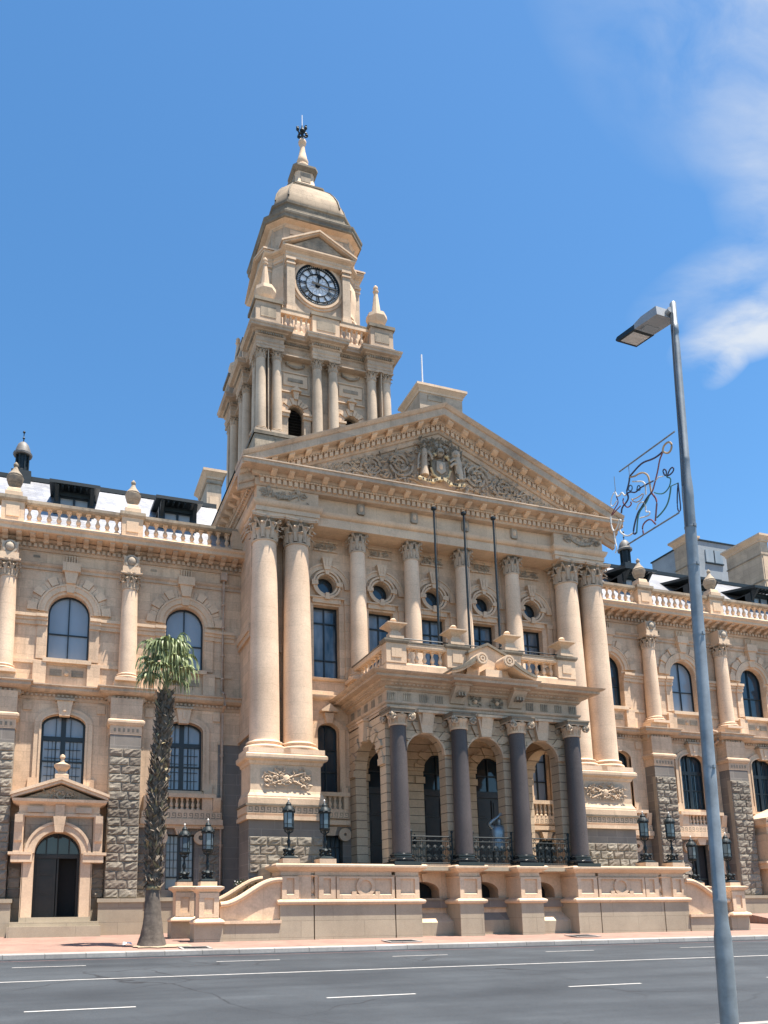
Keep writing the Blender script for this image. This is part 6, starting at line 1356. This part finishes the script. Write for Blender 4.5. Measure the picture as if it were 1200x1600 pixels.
# wisps of cirrus in the upper right: noise on a cloud layer (direction / height), gathered round a few centres
tc = nt.nodes.new('ShaderNodeTexCoord'); sp = nt.nodes.new('ShaderNodeSeparateXYZ'); L(tc.outputs['Generated'], sp.inputs[0])
def mth(op, a, b=None, clamp=False):
    n = nt.nodes.new('ShaderNodeMath'); n.operation = op; n.use_clamp = clamp
    for i, v in enumerate((a, b)):
        if v is None: continue
        if hasattr(v, 'is_output'): L(v, n.inputs[i])
        else: n.inputs[i].default_value = v
    return n.outputs[0]
zz = mth('MAXIMUM', sp.outputs[2], .03); u = mth('DIVIDE', sp.outputs[0], zz); v = mth('DIVIDE', sp.outputs[1], zz)
cb = nt.nodes.new('ShaderNodeCombineXYZ'); L(u, cb.inputs[0]); L(v, cb.inputs[1])
def blobm(cx, cy, rx, ry, ang, k):
    a = mth('SUBTRACT', u, cx); b = mth('SUBTRACT', v, cy); c, s = cos(ang), sin(ang)
    p = mth('ADD', mth('MULTIPLY', a, c), mth('MULTIPLY', b, s)); q = mth('SUBTRACT', mth('MULTIPLY', b, c), mth('MULTIPLY', a, s))
    d = mth('ADD', mth('POWER', mth('DIVIDE', p, rx), 2.), mth('POWER', mth('DIVIDE', q, ry), 2.))
    return mth('MULTIPLY', mth('SUBTRACT', 1., d, True), k)
wn = nt.nodes.new('ShaderNodeTexNoise'); wn.inputs['Scale'].default_value = 1.6; wn.inputs['Detail'].default_value = 3; L(cb.outputs[0], wn.inputs['Vector'])
va = nt.nodes.new('ShaderNodeVectorMath'); va.operation = 'MULTIPLY_ADD'; L(wn.outputs[1], va.inputs[0]); va.inputs[1].default_value = (.35, .35, .35); L(cb.outputs[0], va.inputs[2])
mp = nt.nodes.new('ShaderNodeMapping'); mp.inputs['Rotation'].default_value = (0, 0, radians(-62)); mp.inputs['Scale'].default_value = (1., 2.1, 1.); L(va.outputs[0], mp.inputs[0])
cn = nt.nodes.new('ShaderNodeTexNoise'); cn.inputs['Scale'].default_value = 4.2; cn.inputs['Detail'].default_value = 9; cn.inputs['Roughness'].default_value = .56; L(mp.outputs[0], cn.inputs['Vector'])
fields = [blobm(1.16, .86, .22, .12, radians(-62), 1.5), blobm(1.15, 1.0, .10, .045, radians(62), 1.1), blobm(1.02, .80, .22, .10, radians(-60), .55), blobm(.80, .52, .46, .2, radians(20), .9), blobm(.95, .66, .3, .13, radians(35), .75), blobm(.60, .56, .30, .12, radians(30), .28), blobm(1.05, .93, .12, .06, radians(40), .5)]
m = fields[0]
for f in fields[1:]: m = mth('MAXIMUM', m, f)
nn = mth('MULTIPLY', mth('SUBTRACT', cn.outputs[0], .30, True), 2.3)
cov = mth('MULTIPLY', m, nn, True)
cov = mth('MULTIPLY', mth('SMOOTH_MIN', cov, .92), 1., True)
mx = nt.nodes.new('ShaderNodeMix'); mx.data_type = 'RGBA'; L(cov, mx.inputs[0]); mx.inputs[7].default_value = (3.7, 3.85, 4.0, 1)
hs = nt.nodes.new('ShaderNodeHueSaturation'); hs.inputs['Saturation'].default_value = 1.2; hs.inputs['Hue'].default_value = .494; hs.inputs['Value'].default_value = .96; L(sky.outputs[0], hs.inputs['Color'])
L(hs.outputs[0], mx.inputs[6]); L(mx.outputs[2], bg.inputs[0])
cam = bpy.data.cameras.new('camera'); co = bpy.data.objects.new('camera', cam); COL.objects.link(co); sc.camera = co
yaw, pitch, roll, f = .3254, .1915, -.0119, 1255.536
F = Vector((sin(yaw)*cos(pitch), cos(yaw)*cos(pitch), sin(pitch))); r_ = Vector((cos(yaw), -sin(yaw), 0)); u_ = r_.cross(F)
Rr = r_*cos(roll)+u_*sin(roll); U = u_*cos(roll)-r_*sin(roll)
co.matrix_world = Matrix(((Rr.x, U.x, -F.x, -34.1*.45), (Rr.y, U.y, -F.y, -61.49*.45), (Rr.z, U.z, -F.z, .72), (0, 0, 0, 1)))
cam.sensor_fit = 'HORIZONTAL'; cam.sensor_width = 36.; cam.lens = f/1200*36.; cam.shift_x = (600-495.636)/1200; cam.shift_y = (1185.418-800)/1200
cam.sensor_fit = 'VERTICAL'; cam.sensor_height = 48.; cam.lens = f/1600*48.; cam.shift_x = (600-495.636)/1600; cam.shift_y = (1185.418-800)/1600
cam.clip_start = .1; cam.clip_end = 3000
vs = sc.view_settings; vs.view_transform = 'Standard'; vs.look = 'None'; vs.gamma = 1.; vs.exposure = 1.2; vs.use_curve_mapping = False
sc.cycles.max_bounces = 6; sc.cycles.diffuse_bounces = 4; sc.cycles.glossy_bounces = 2; sc.cycles.use_denoising = True
